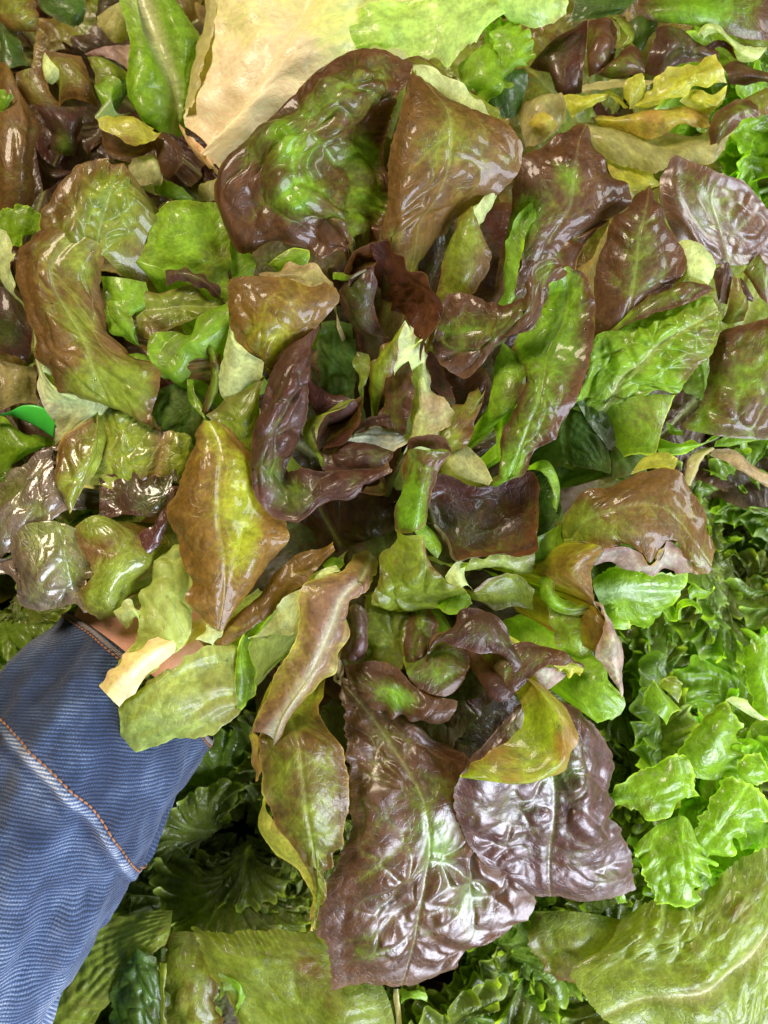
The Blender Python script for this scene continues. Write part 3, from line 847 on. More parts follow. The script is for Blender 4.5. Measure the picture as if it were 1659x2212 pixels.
leaf(E, """1030,600,-1.4 1010,800,-.9 1000,1000,-.6 990,1190,-.4
1080,610,-1 1075,830,-.3 1085,1000,0 1100,1180,.1
1110,640,-1.3 1130,850,-1 1230,940,-.4 1345,1062,.2""", 'pal', red=.25, bl=1.2, cell=12, spots=[(1150, 950, 70, .8), (1200, 1100, 100, .4)])
leaf(E, """1110,600,-2 1150,800,-1.8 1230,950,-1.6
1180,650,-1.6 1240,800,-1.5 1300,950,-1.4""", 'drk', red=.7, bl=1.2)
leaf(E, """1440,850,-.6 1330,950,-.6 1250,1000,-1
1475,900,.2 1400,1000,.1 1330,1080,.3 1235,1192,.3
1492,840,-.2 1450,1000,0 1400,1130,.2 1370,1230,.2""", 'oli', red=.45, bl=1, cell=10, spots=[(1350, 1100, 80, .7)])
leaf(E, """1240,1280,-1 1330,1400,-1 1500,1490,-1
1330,1200,-.7 1440,1300,-.5 1530,1450,-.7""", 'bei', red=.1, bl=1)
# --- waving leaf right of the heart
leaf(F, """-470,330,1 -420,245,1.2 -250,250,1.5 -150,300,1.9 0,290,2.2 80,260,2.6 110,150,2.8 170,50,2.6 250,25,2.3 345,60,2
-500,450,.9 -380,450,1 -230,440,1.5 -100,440,2 20,400,2.4 110,320,2.9 160,200,3 220,120,2.7 320,70,2.2
-535,560,.2 -420,725,0 -320,795,0 -210,700,.5 -100,560,1.2 20,500,1.8 130,470,2.1 190,350,2.2 220,200,2.2 340,90,2""", 'red', red=1.0, bl=1.4, cell=14, und=1, mat=M_WET, spots=[(200, 60, 130, -.5)])
leaf(F, """240,170,1.5 230,280,.5 120,400,-.2 0,600,-.6 60,720,-.1 90,830,.8 30,950,.8 -20,1050,.5 -80,1280,.4 -90,1420,.2
340,80,1.9 340,250,1.2 310,420,.9 200,620,.8 180,780,1.5 150,950,1.8 90,1100,1.5 20,1300,1 -30,1472,.5
380,90,2 450,100,2 500,200,2 538,420,1.9 522,620,1.8 452,820,1.6 382,990,1.4 275,1170,1.1 165,1275,.9 50,1420,.5""", 'red', red=.75, edge=.5, bl=2, cell=14, und=1.2, mid=.6, mat=M_WET, spots=[(130, 500, 190, -1), (250, 200, 120, -.8), (300, 550, 150, -.3), (-50, 1350, 120, -.5)])
leaf(F, """-100,650,-1.2 -130,1000,-1.2 -100,1300,-1.2
-20,620,-.8 -20,1000,-.6 -50,1300,-.8
60,600,-.7 90,800,-.4 50,950,-.4 -20,1150,-.5""", 'grn', red=.1, bl=1.2, pleat=.8, rk=2)
leaf(F, """-60,560,-.2 -130,760,-.5 -140,960,-.4
20,620,-.2 0,800,.4 -50,1010,.3
60,640,-.1 95,800,.4 40,950,.3""", 'grn', red=.2, bl=1.2, edge=.3, spots=[(60, 880, 100, .7)])
# --- big leaf at the top: blistered left half, smooth folded flap on the right
leaf(B, """560,1640,.6 440,1670,.4 200,1560,.2 -100,1640,-.2 -195,1450,0 -245,1230,.3 -180,1000,.5 0,825,.8 140,695,1 300,525,1.2 440,385,1.2 600,305,1
620,1600,1 480,1450,1.5 280,1380,1.6 100,1330,1.6 0,1180,1.8 60,1000,2 200,850,2.2 350,680,2.4 480,540,2.4 620,420,2.2 680,300,1.4
680,1560,.8 600,1400,1.5 450,1250,1.6 320,1130,1.6 320,980,1.8 420,840,2.3 520,740,2.4 620,620,2.8 700,480,2.5 750,305,1.5
720,1500,.2 680,1350,.6 600,1150,.8 560,1000,.9 600,870,1 680,750,1.2 750,640,2 800,480,2.1 850,328,1.5
740,1480,-.2 820,1380,-.3 850,1250,-.2 800,1080,0 740,960,0 740,840,.3 790,680,1.2 880,560,1.8 970,380,1.6
800,1500,0 860,1380,.2 870,1230,.3 850,1050,.3 850,900,.5 870,760,1 930,620,1.8 990,480,2 1030,400,1.6""", 'red', red=.88, bl=2.8, cell=17, und=4.2, pleat=2.2, rk=3, mat=M_WET, jag=.9, um=.72, wav=22,
     spots=[(230, 960, 100, -.7), (260, 1280, 110, -.8), (720, 1000, 130, -.75), (770, 1320, 120, -.7), (150, 830, 80, -.5), (880, 640, 80, -.4)])
leaf(B, """1020,440,1.8 950,650,2 930,760,2.4 860,1050,2.2 840,1220,2 830,1400,1.6 815,1520,1.2
1030,480,2 1040,680,2.7 1000,900,3.1 960,1100,3 930,1280,2.7 920,1430,2.2 870,1552,1.5
1080,500,2 1200,730,2.8 1190,950,3 1180,1150,2.7 1100,1330,2.2 1020,1480,1.6
1130,540,1.8 1340,780,2.5 1420,980,2.6 1350,1160,2 1220,1320,1.3 1110,1440,1
1200,600,1.4 1400,720,1.6 1659,845,1.6 1722,950,1.4 1650,1180,1 1450,1300,.3 1250,1470,-.2""", 'oli', red=.95, bl=1.5, cell=20, mid=.5, und=1.6, mat=M_WET, jag=.6, spots=[(1250, 950, 140, -.3), (900, 950, 90, -.3), (1650, 1050, 90, -.5), (870, 1510, 60, -.5)])
leaf(B, """1020,420,1.2 1100,425,1.2 1270,535,1.1 1450,655,1 1555,812,1
1040,490,1.7 1200,610,1.2 1350,720,1.2 1540,812,1.2""", 'pal', red=0, bl=.6)
leaf(B, """955,385,.9 1060,362,.8 1180,440,.7 1400,600,.5 1560,680,.4 1640,812,.3
1010,425,1.2 1100,445,.9 1270,555,.7 1450,675,.6 1545,805,.5""", 'oli', red=.45, bl=.6)
leaf(B, """1400,1330,1 1270,1500,.6 1210,1640,.3 1200,1800,0 1180,1920,-.4
1410,1360,1.4 1370,1520,1.5 1360,1700,1.3 1280,1930,.3
1410,1380,1.2 1460,1490,1.2 1522,1680,1 1430,1860,.6 1300,1960,.1""", 'oli', red=.45, bl=1, edge=.3, spots=[(1250, 1600, 120, -.4), (1450, 1720, 120, .4)])
leaf(B, """1565,1230,.8 1470,1290,.9 1400,1375,1
1550,1290,.4 1490,1400,.5 1450,1485,.7""", 'pal', red=0, bl=.3)
leaf(B, """1020,1480,-.6 1050,1659,-.9 1040,1800,-1
1150,1440,-.2 1160,1620,-.4 1110,1800,-.8
1290,1440,-.4 1240,1600,-.6 1180,1800,-.8""", 'drk', red=.6, bl=1.2)
leaf(E, """80,60,.1 150,0,.3 250,-60,.5 350,-40,.3
110,70,.1 200,30,.4 290,0,.4 350,10,.2
130,85,0 250,75,.1 330,55,.1""", 'grn', red=.1, bl=.8, rim=1)
# --- orange leaf with folded top, left of the heart
leaf(E, """-170,150,1.6 -187,230,1.6 -172,330,1.7 -160,500,1.4 -100,610,1.2 0,660,1.1
-80,130,1.9 -90,280,2.3 -70,420,2.2 -40,560,1.7 40,700,1.1
0,128,2 -10,280,2.5 0,440,2.4 40,580,1.8 70,745,1
220,150,2 200,300,2.5 190,450,2.1 160,580,1.4 100,745,.6
360,200,1.8 350,300,2 300,430,1.7 210,570,1 102,750,.5
440,165,1.6 548,250,1.6 480,380,1.5 380,480,1.2 230,580,.8 104,752,.5""", 'org', red=.85, bl=2, cell=13, und=1.2, mat=M_WET, jag=.9)
leaf(D_, """1495,290,1 1480,480,.9 1440,650,.7 1400,820,.6 1430,917,.5
1520,360,1.4 1500,500,1.4 1520,660,1.3 1530,800,1.1 1540,890,.8
1535,360,1.3 1512,530,1.3 1600,630,1.3 1702,690,1.2 1690,780,1 1600,872,.7""", 'pal', red=.1, bl=.6, cell=8)
leaf(D_, """1330,1030,.6 1450,922,.7 1600,860,.8 1720,780,.8
1400,1090,.9 1550,1040,1.2 1680,930,1
1400,1110,.7 1530,1205,.7 1620,1262,.5 1700,1100,.3""", 'oli', red=.3, bl=.8, cell=11)
leaf(E, """20,120,.6 180,72,.8 340,62,1 440,110,1.1 499,192,1.2
60,150,1 220,120,1.4 340,130,1.5 470,185,1.3
100,160,1.2 250,170,1.3 360,200,1.4 440,172,1.4""", 'bei', red=.6, bl=.5)
leaf(G, """1310,-600,1 1235,-400,1.2 1125,-150,1.3 1090,20,1.3 1130,200,1.2 1240,400,1 1250,580,.9 1300,700,.6
1330,-600,1.1 1340,-350,2 1290,-100,2.4 1280,100,2.4 1330,300,2.1 1380,500,1.7 1370,742,.8
1350,-600,1.1 1470,-400,1.7 1500,-100,2 1510,100,2 1530,290,1.7 1510,450,1.4 1440,767,.6
1370,-600,1 1560,-400,1.2 1640,-120,1.1 1670,50,1.2 1660,260,1.6 1600,460,1.2 1470,742,.5
1390,-600,.9 1605,-390,.8 1685,-150,.4 1850,30,.5 1880,150,.6 1775,340,.6 1650,530,.4 1490,722,.3""", 'org', red=1.0, ext=False, bl=2, cell=15, mid=.6, und=1.6, mat=M_WET, jag=1, spots=[(1570, -60, 150, -.9), (1600, 150, 100, -.8), (1400, -560, 100, -.7), (1570, -300, 120, -.6), (1560, 300, 120, -.5)])
leaf(H, """-372,832,-.2 -200,740,0 0,560,0 120,400,0 250,300,0 400,240,.1 480,183,.3
-350,855,0 -200,790,.4 0,660,.5 150,510,.5 300,380,.5 500,230,.5
-330,877,.1 -200,868,.3 10,722,.4 150,620,.4 290,470,.4 430,320,.4 507,250,.5""", 'org', red=1, bl=1, cell=13, ext=False)
leaf(G, """1335,735,.4 1300,790,.5 1278,822,.5
1440,768,.5 1420,830,.5 1380,850,.4""", 'pal', red=0, bl=.3)
leaf(H, """320,470,0 400,390,.2 520,348,.3
380,470,.3 430,420,.4 542,383,.3""", 'pal', red=0, bl=.4)
leaf(H, """430,340,-.4 480,290,-.3 560,300,-.3
470,400,-.4 520,380,-.3 570,350,-.3""", 'grn', red=.1, bl=.5)
# --- leaf bowing out on the right, its edge turned under
leaf(I, """310,60,-1 420,-100,-.4 620,-180,0 820,-250,.4 1030,-278,.5 1150,-170,.6 1240,30,.6 1303,240,.5
350,170,-.8 480,20,.4 680,-60,1 860,-90,1.3 1020,-60,1.4 1120,40,1.2 1210,190,1 1295,330,.6
420,210,-.4 560,130,.5 700,120,.9 850,110,1.1 980,120,1.1 1070,170,1 1170,290,.8 1272,392,.5
480,205,-.2 600,230,.4 720,220,.6 830,260,.7 900,330,.7 960,260,.7 1010,190,.8 1120,270,.7 1190,402,.5""", 'oli', red=.85, edge=.1, bl=1, cell=16, mid=.5, und=1, mat=M_WET, spots=[(1230, 330, 90, -.4), (380, 120, 130, -.8), (700, 150, 130, -.3), (450, 0, 100, -.5)])
leaf(I, """770,-240,-.6 900,-280,-.5 1040,-265,-.4
860,-360,-1 920,-392,-1 1062,-335,-.9""", 'yel', ext=False, red=.2, bl=.5)
leaf(I, """600,233,.3 720,220,.5 830,258,.6 890,335,.6 955,300,.6 1005,188,.7 1080,240,.6 1178,402,.4
530,352,-.4 640,325,-.3 720,372,-.2 800,397,-.2 920,387,-.2 1060,372,-.1 1140,397,.1 1185,405,.3""", 'pnk', red=.5, bl=.9, cell=9)
leaf(I, """470,205,0 330,288,0 258,405,-.2 400,520,-.3 520,600,-.3 600,712,-.2
540,210,.5 440,300,.8 400,410,.7 460,500,.5 540,600,.2 605,717,0
612,230,.4 552,300,.4 525,400,.3 530,520,.2 562,620,.1 612,722,0""", 'org', red=.7, bl=.9, cell=12)
leaf(I, """560,600,.1 610,720,.3 540,870,.4 528,930,.3 590,1000,.1 640,1090,0 710,1202,-.3
575,605,.1 620,720,.4 640,850,.8 650,960,.6 690,1090,.3 712,1203,-.3
590,610,0 630,720,.1 700,830,.1 724,950,0 727,1100,-.1 714,1205,-.3""", 'pnk', red=.45, bl=1, cell=9)
leaf(I, """545,655,-.1 520,760,-.2 518,897,-.2
600,720,.1 608,780,.2 528,892,.1""", 'org', red=.6, bl=.3)
leaf(I, """560,950,-1 430,1050,-.8 418,1150,-.7 480,1290,-.7 550,1367,-.9
600,980,-.7 560,1100,-.2 580,1200,-.1 610,1342,-.6
620,1040,-.7 660,1120,-.5 715,1200,-.5 705,1290,-.7 640,1332,-.8""", 'grn', red=.05, bl=1.4, cell=11)
leaf(I, """250,380,-.8 162,460,-.8 200,590,-.8 330,657,-.8 515,627,-.7
270,400,-.8 230,480,-.3 260,580,-.2 370,630,-.4 515,615,-.6
290,420,-.6 280,500,-.6 330,560,-.7 420,590,-.7 515,600,-.6""", 'grn', red=.2, bl=.8, spots=[(290, 480, 60, 1)])
leaf(I, """220,600,-1.4 270,760,-1.3 300,870,-1.3 430,940,-1.4
370,620,-1 390,760,-.8 420,860,-.8 450,940,-1.2
520,640,-1.3 530,780,-1.1 520,880,-1.1 470,930,-1.3""", 'grn', red=.35, bl=1.4)
leaf(F, """90,1380,-1 180,1400,-.4 240,1480,-.7 270,1630,-1
120,1338,-1.2 250,1345,-.8 305,1450,-.9 297,1660,-1.2""", 'grn', red=.1, bl=.8)
leaf(I, """165,160,-.9 160,250,-1 200,330,-1 300,350,-1
310,80,-1.1 330,180,-1 340,280,-1.1 380,380,-1.2""", 'grn', red=.1, bl=1)
leaf(H, """1330,340,-.7 1450,290,-.7 1660,285,-.8 1800,270,-1
1370,385,-1.6 1500,365,-1.7 1690,410,-1.8 1800,400,-2""", 'lgr', red=.2, bl=1.2, cell=10)
leaf(H, """1410,520,-.8 1540,420,-.8 1700,410,-1 1800,500,-1.2
1440,570,-1.8 1560,625,-2.2 1720,600,-2.3 1800,640,-2.5""", 'oli', red=.2, bl=1)
leaf(H, """1230,430,-.4 1300,320,-.5 1380,330,-.8
1260,490,-.3 1320,420,-.3 1350,420,-.8
1310,510,-.3 1370,470,-.4 1420,520,-.8""", 'pal', red=0, bl=.6)
leaf(H, """1280,500,-.7 1330,480,-.5 1385,540,-.7
1230,640,-.9 1330,640,-.8 1390,590,-.8""", 'grn', red=0, bl=.7)
leaf(F, """330,930,-2.6 300,1100,-2.4 330,1350,-2.4
470,900,-2.4 450,1120,-2.1 470,1380,-2.2
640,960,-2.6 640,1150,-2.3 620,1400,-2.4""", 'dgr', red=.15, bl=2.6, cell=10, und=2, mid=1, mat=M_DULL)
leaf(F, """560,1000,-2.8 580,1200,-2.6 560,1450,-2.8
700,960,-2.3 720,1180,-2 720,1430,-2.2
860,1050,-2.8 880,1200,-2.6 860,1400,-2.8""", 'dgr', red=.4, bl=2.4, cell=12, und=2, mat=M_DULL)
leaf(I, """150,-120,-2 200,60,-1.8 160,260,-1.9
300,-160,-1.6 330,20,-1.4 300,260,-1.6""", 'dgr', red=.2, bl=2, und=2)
# --- two brown leaves rising on the right, green at the base
leaf(C_, """-120,1900,-3 -60,1600,-2 0,1380,-1.6 10,1150,-1.4 190,940,-1.4 425,800,-1.4
50,1900,-2.6 150,1550,-1 230,1350,-.6 280,1100,-.4 380,920,-.7 470,805,-1.3
200,1900,-2.8 330,1550,-1.4 480,1350,-.6 500,1100,-.4 470,930,-.7 490,810,-1.3
350,1800,-3 500,1500,-2.2 700,1380,-1.8 765,1305,-1.6 640,1080,-1.4 540,960,-1.3 510,830,-1.4""", 'red', red=1.05, bl=2.2, cell=14, mid=.6, und=2, mat=M_WET, spots=[(100, 1350, 140, -.8), (350, 1150, 120, -.5), (0, 1500, 120, -.8)])
leaf(C_, """60,1720,-1.7 90,1500,-1.2 230,1385,-.9 420,1370,-1
200,1740,-1.8 250,1560,-1.4 380,1460,-1.2 480,1420,-1.2
400,1750,-2 480,1580,-1.6 600,1450,-1.6 700,1400,-1.6""", 'red', red=.85, bl=1.6, cell=12, spots=[(60, 1650, 80, -.5)], rim=1)
leaf(C_, """-60,1900,-2 -40,1620,-1.4 30,1440,-1.1 120,1320,-1 250,1330,-1
20,1930,-2 60,1640,-1.2 110,1480,-.9 230,1390,-.9""", 'grn', red=.05, bl=1.5)
leaf(F, """540,500,-1.6 530,250,-1 560,0,-.6 610,-150,-.4 740,-330,-.4 880,-458,-.5
700,480,-1 750,250,.2 780,50,.6 800,-130,.7 850,-300,.4 890,-460,-.4
900,330,-.6 1000,250,-.2 1090,160,.1 1112,50,0 1040,-120,0 960,-300,-.2 905,-455,-.5""", 'red', red=1.1, bl=1.4, cell=17, mid=.5, und=1.8, mat=M_WET)
leaf(F, """700,400,-.8 900,250,0 1120,150,.4 1302,208,.3
680,450,-.7 880,330,.3 1080,240,.7 1300,215,.4
650,492,-.8 850,400,.2 1050,340,.5 1290,232,.3""", 'red', red=.8, bl=1.2, cell=12, mat=M_WET)
leaf(F, """1060,-80,-.3 1100,60,-.1 1170,160,0 1250,197,.1
1100,-100,-.1 1170,-10,.2 1230,100,.3 1265,195,.1
1120,-110,-.4 1250,-50,-.4 1312,60,-.3 1272,190,0""", 'pal', red=.1, bl=.5)
leaf(F, """1010,-180,-.2 1060,-60,0 1100,60,.1 1130,140,.2
940,-380,-.4 1020,-220,-.3 1090,-110,-.3 1110,-60,-.3""", 'oli', red=.4, bl=.5)
leaf(F, """420,920,-1.6 490,760,-1.2 540,520,-1 700,470,-.8 900,380,-.5 1150,290,-.2 1290,250,-.2
600,960,-1.4 650,780,-.8 780,640,-.2 950,500,.2 1150,400,.3 1330,330,-.2
850,920,-1.4 950,890,-1 1070,890,-.9 1165,760,-.7 1285,630,-.6 1350,480,-.5 1355,380,-.4""", 'grn', red=.0, edge=.1, bl=2.6, cell=13, mid=1.2, und=2.5, mat=M_WET, spots=[(1200, 500, 170, .7), (1150, 750, 120, .6), (900, 380, 120, .4), (1300, 350, 100, .3)])
leaf(F, """640,960,-1.8 720,1150,-1.7 780,1290,-1.8
850,900,-1.4 880,1080,-1.2 850,1290,-1.6
1065,900,-1.5 1000,1060,-1.2 920,1292,-1.3""", 'grn', red=.35, bl=1.8, cell=12, rim=1.2, spots=[(850, 1050, 100, .3)])
leaf(F, """420,900,-1.9 540,1000,-1.8 640,1060,-1.9
430,960,-1.8 500,1100,-2 600,1220,-2.2
520,950,-2.3 700,1150,-2.2 740,1260,-2.4""", 'dgr', red=.2, bl=1.5)
# --- big leaf on the left
leaf(A, """265,1500,.3 275,1380,.4 365,1225,.4 480,1120,.2 560,1055,.1 700,1018,0
480,1600,.8 500,1420,1.2 560,1280,1.2 640,1170,.9 740,1060,.2
620,1640,.3 650,1480,.2 700,1340,.6 730,1200,.8 790,1055,.2
680,1669,-.3 820,1560,-.5 912,1420,-.3 902,1300,0 855,1160,.1 810,1058,.1""", 'oli', red=.68, bl=2, cell=13, mid=.6, und=2, mat=M_WET, jag=.9, spots=[(720, 1400, 140, -.7), (680, 1200, 120, -.4), (620, 1450, 60, .4)])
leaf(D_, """265,-170,.3 95,0,.4 85,140,.4 145,320,.4 225,480,.4 268,700,.3 380,882,.1
420,-180,.9 240,0,1.3 230,160,1.4 310,330,1.4 400,560,1.3 460,760,1 560,892,.3
560,-120,.9 420,20,1 380,130,.9 480,330,.9 600,540,.9 680,760,.8 760,985,.1
650,-80,.4 560,50,.6 540,180,.5 620,370,.4 720,580,.5 850,760,.6 905,1062,0
680,0,-.4 660,150,-.4 650,280,-.4 700,480,-.3 830,640,-.2 1050,720,-.1 1010,900,-.1 972,1067,-.1""", 'oli', red=.85, bl=2.2, cell=16, mid=.7, und=2, mat=M_WET, jag=.8, spots=[(500, 450, 150, -.5), (850, 850, 230, -.9), (560, 100, 130, -.5), (560, 830, 150, -.5), (400, 600, 120, .3)])
leaf(D_, """215,370,-.4 195,560,-.5 240,800,-.7 300,980,-1 350,1100,-1.2 335,1248,-1.4
245,490,-.2 260,760,-.3 350,940,-.5 460,1000,-.7 420,1120,-1.2 345,1242,-1.4
270,600,.1 275,740,.1 400,890,0 560,888,0 642,920,-.3 590,1022,-.8 400,1172,-1.3""", 'pal', red=.25, bl=.9, cell=12, und=1.2)
leaf(D_, """-60,-200,-1.5 0,130,-1.4 70,240,-1.2 150,320,-.9 210,390,-.5
40,-160,-1 90,0,-.6 100,180,-.3 200,370,-.2""", 'pal', red=.05, bl=.5)
leaf(A, """860,1690,-1.2 950,1560,-.8 990,1400,-.7 1090,1308,-.9
1100,1780,-1 1180,1560,-.2 1220,1420,-.2 1250,1298,-.8
1400,1900,-1.6 1400,1700,-.7 1380,1500,-.6 1340,1305,-.9
1490,1900,-1.8 1490,1700,-1.2 1480,1500,-1 1420,1310,-1.1""", 'grn', red=.12, bl=2, cell=12, und=1.6, mat=M_WET, spots=[(1350, 1700, 150, .4), (950, 1650, 100, .3)])
leaf(A, """1480,1900,-1.8 1500,1700,-1.5 1440,1450,-1.6
1640,1800,-1.9 1640,1650,-1.8 1560,1560,-1.8""", 'grn', red=.1, bl=1.2)
leaf(D_, """1070,93,-.5 1190,83,-.3 1320,130,-.2 1410,200,-.3 1450,290,-.5
1075,140,-.1 1200,115,.3 1320,165,.4 1430,280,0
1080,192,-.4 1200,165,0 1300,200,0 1430,302,-.3""", 'pur', red=1, bl=.4, mat=M_WET)
leaf(D_, """650,130,-.8 680,280,-.8 720,480,-.8 880,570,-.9
780,140,-.5 800,300,-.4 820,450,-.4 880,560,-.7
950,170,-.8 970,320,-.7 860,420,-.7 900,560,-.8""", 'grn', red=.1, bl=1.6, cell=10)
leaf(D_, """690,300,-.3 730,420,-.3 890,565,-.4
740,290,0 790,420,.2 880,560,-.1
780,300,0 862,430,.1 870,530,-.1""", 'grn', red=.25, bl=.6, edge=.4)
leaf(D_, """820,190,-.9 1000,235,-.8 1190,178,-.7 1350,265,-.7 1490,280,-.6
870,350,-.7 1020,330,-.4 1200,310,-.4 1350,310,-.4 1490,290,-.5
890,490,-.6 960,540,-.5 1100,480,-.4 1300,400,-.3 1490,300,-.3""", 'oli', red=.2, bl=1.4, cell=12, mid=1, spots=[(960, 440, 80, .6)])
leaf(D_, """970,530,.1 1000,500,.2 1100,488,.2 1210,520,.2 1280,400,.3 1480,285,.5
955,600,.6 1050,580,.3 1150,560,.4 1230,540,.7 1340,430,.9 1490,350,.9
980,692,.6 1060,722,.7 1200,580,.9 1300,550,.9 1490,425,.9""", 'grn', red=.15, bl=1, edge=.3, spots=[(1330, 450, 60, .4), (1130, 640, 90, .4)])
leaf(D_, """890,570,-.3 1040,722,-.2 1190,792,-.3 1300,805,-.5
1080,600,.1 1180,660,.1 1300,700,0 1380,760,-.4
1250,550,0 1400,560,-.2 1430,650,-.3 1420,760,-.4""", 'oli', red=.75, bl=1.6, cell=9)
leaf(D_, """820,640,-1 900,700,-.9 1060,790,-.9 1220,830,-1
830,640,-1.4 1000,640,-1.3 1150,720,-1.3 1240,810,-1.4""", 'grn', red=.1, bl=1)
leaf(D_, """1010,870,-1.2 985,1000,-1.1 1000,1160,-1.2
1120,830,-.8 1140,1000,-.6 1120,1180,-.9
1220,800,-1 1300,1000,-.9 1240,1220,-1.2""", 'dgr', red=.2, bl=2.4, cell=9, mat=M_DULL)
leaf(D_, """1210,800,-.3 1225,900,-.2 1280,1010,0 1325,1062,.3
1250,800,-.4 1270,900,-.2 1310,960,0 1335,1055,.3""", 'grn', red=0, bl=.5)
leaf(D_, """1325,620,.3 1370,700,.3 1350,850,.3 1310,1010,.2
1370,590,.8 1400,720,.8 1385,880,.7 1340,1010,.5
1412,640,.5 1415,750,.5 1410,880,.4 1370,970,.3""", 'red', red=.8, bl=1, cell=7)
# --- wilted dark leaves on the left
leaf(G, """340,-430,-.5 150,-335,-.6 0,-200,-.9 -150,-60,-1.2
360,-330,-.1 180,-230,.2 20,-90,.1 -140,50,-.4
380,-220,0 220,-110,.5 60,20,.3 -120,150,-.2
430,-20,-.2 330,50,.3 200,180,.2 0,300,-.2 -110,390,-.5""", 'wil', red=.75, bl=3, cell=13, und=3, mat=M_WILT, jag=1, spots=[(60, -150, 90, -.5), (250, 0, 80, -.5)])
leaf(G, """150,80,.2 60,200,.2 110,440,0 130,595,-.6
280,60,.4 230,250,.8 250,450,.7 290,645,-.2
380,60,.3 400,260,.9 430,450,.6 480,605,0
480,100,.2 560,300,.4 575,480,.4 545,655,-.1""", 'wil', red=.7, bl=2.6, cell=14, und=3, mat=M_WILT, jag=1, mid=.5, midc=(.04, .02, .02), spots=[(250, 130, 110, -.7), (450, 400, 70, -.5), (250, 330, 50, -.3)])
leaf(G, """-120,330,-.3 0,300,-.1 70,260,.1 120,200,.2
-100,360,-.4 0,385,-.3 110,455,-.1 140,560,-.2""", 'wil', red=.9, bl=2, und=2, mat=M_WILT)
leaf(G, """470,110,0 580,330,.5 612,380,.6 530,520,.3 560,642,0
620,20,.2 720,170,.8 740,400,1 690,560,.5 640,685,-.2
760,60,-.1 900,160,.2 952,320,.3 830,480,0 760,640,-.3 690,692,-.4""", 'oli', red=.45, bl=2.2, cell=14, und=2, mat=M_WILT, jag=1, spots=[(620, 100, 110, -.6), (720, 430, 130, -.6), (690, 230, 110, .5), (900, 200, 80, .4)])
leaf(G, """880,150,0 960,110,.2 1060,-30,.1 1120,-170,0
920,250,.2 1000,150,.3 1090,20,.2 1130,-120,0
950,310,0 1030,220,0 1115,60,-.1 1135,-70,-.1""", 'drk', red=.8, bl=1, mat=M_WILT)
leaf(D_, """600,1050,-.9 480,1120,-.5 350,1280,-.4 380,1500,-.4 440,1650,-.3
620,1080,-.6 600,1200,.1 540,1350,.2 480,1520,.1 460,1660,-.2
640,960,-1 640,1200,-.5 600,1400,-.5 540,1510,-.5""", 'oli', red=.55, bl=2.4, cell=10, und=2, mat=M_WILT, rim=1)
leaf(D_, """640,960,-1.2 610,1250,-1 560,1490,-1
760,980,-.9 740,1250,-.6 700,1500,-.7
880,1000,-1 860,1300,-.6 830,1620,-.7
1060,1000,-.9 1040,1250,-.5 960,1560,-.7
1240,1000,-1.3 1210,1300,-.9 1060,1560,-.9""", 'oli', red=.15, edge=.1, bl=3.4, cell=11, und=3, mat=M_WILT, mid=2.2, um=.48, midc=(.42, .22, .13), spots=[(1000, 1150, 120, -.3), (950, 1500, 120, .5)])
leaf(D_, """640,1420,-.8 800,1400,-.6 1000,1440,-.5 1130,1380,-.6
640,1560,-.6 820,1520,-.2 1000,1560,0 1120,1500,-.2
640,1720,-.5 820,1680,-.2 1000,1680,-.1 1080,1640,-.2""", 'drk', red=.5, bl=2.4, cell=10, und=2, mat=M_WILT)
# --- pale broken leaf over the cuff, its thick rib showing
leaf(G, """645,1120,.5 760,1000,.7 830,880,.8 900,760,.8 900,560,.2 1000,380,-.3 1090,240,-.6
690,1170,.9 830,1050,1.2 960,900,1.3 1050,780,1.2 1080,550,.7 1130,380,0 1200,260,-.5
740,1240,.6 900,1130,.8 1060,960,.9 1160,880,.7 1250,700,.1 1265,500,-.4 1250,290,-.7""", 'lgr', red=.0, bl=1.6, cell=12, und=2, mat=M_STEM, spots=[])
leaf(G, """640,1125,.8 740,1008,1 880,898,1.3 1010,850,1.3
690,1180,1.7 800,1070,2 930,950,2 1060,870,1.7
772,1262,1 900,1130,1.2 1020,1010,1.2 1112,922,1.1""", 'crm', red=.45, bl=.3, cell=30, und=1, mat=M_STEM, name="leaf_rib", pleat=.25, rk=3)
leaf(G, """770,1250,.6 950,1120,.9 1150,980,.8 1350,880,.3 1500,830,0
775,1310,.8 980,1200,1.1 1180,1090,1 1370,1010,.4 1515,980,.2
780,1350,.7 1000,1270,1.2 1200,1190,1.1 1400,1130,.6 1530,1130,.2
780,1460,.1 850,1545,0 1100,1502,.2 1300,1442,.2 1440,1382,.1 1540,1290,0""", 'lgr', red=.0, bl=1.2, cell=16, und=2.2, mat=M_LEAF, pleat=1.1, rk=3, jag=1.6, spots=[(1350, 1200, 130, .45), (900, 1400, 90, .3)])
leaf(G, """1590,760,.2 1530,950,.3 1518,1120,.2 1540,1302,-.2
1600,790,.2 1550,960,.4 1560,1100,.1 1570,1280,-.3
1625,820,-.1 1620,960,-.2 1655,1070,-.5 1600,1250,-.6""", 'grn', red=.15, bl=.8, mid=.5, rim=1)
leaf(G, """735,650,.2 780,600,.5 850,580,.5 900,640,.6
760,690,.4 820,640,.9 880,640,.9 900,690,.8
820,760,.2 860,720,.4 880,680,.5 895,690,.7""", 'pal', red=0, bl=1, mat=M_LEAF)
leaf(G, """750,610,-.2 800,560,-.1 850,545,-.1
760,620,-.4 820,590,-.4 860,570,-.4""", 'oli', red=.4, bl=.4)
# ------------------------------------------------------------------ lettuces on the bed behind: traced where one can see them
STEP[0] = 0.0013
ROOT[0] = None
def head_at(name, label, px, py, h, group=None):
    t = thing(name, label, "lettuce", place(px, py, h), group)
    PARENT[0] = t
    return t

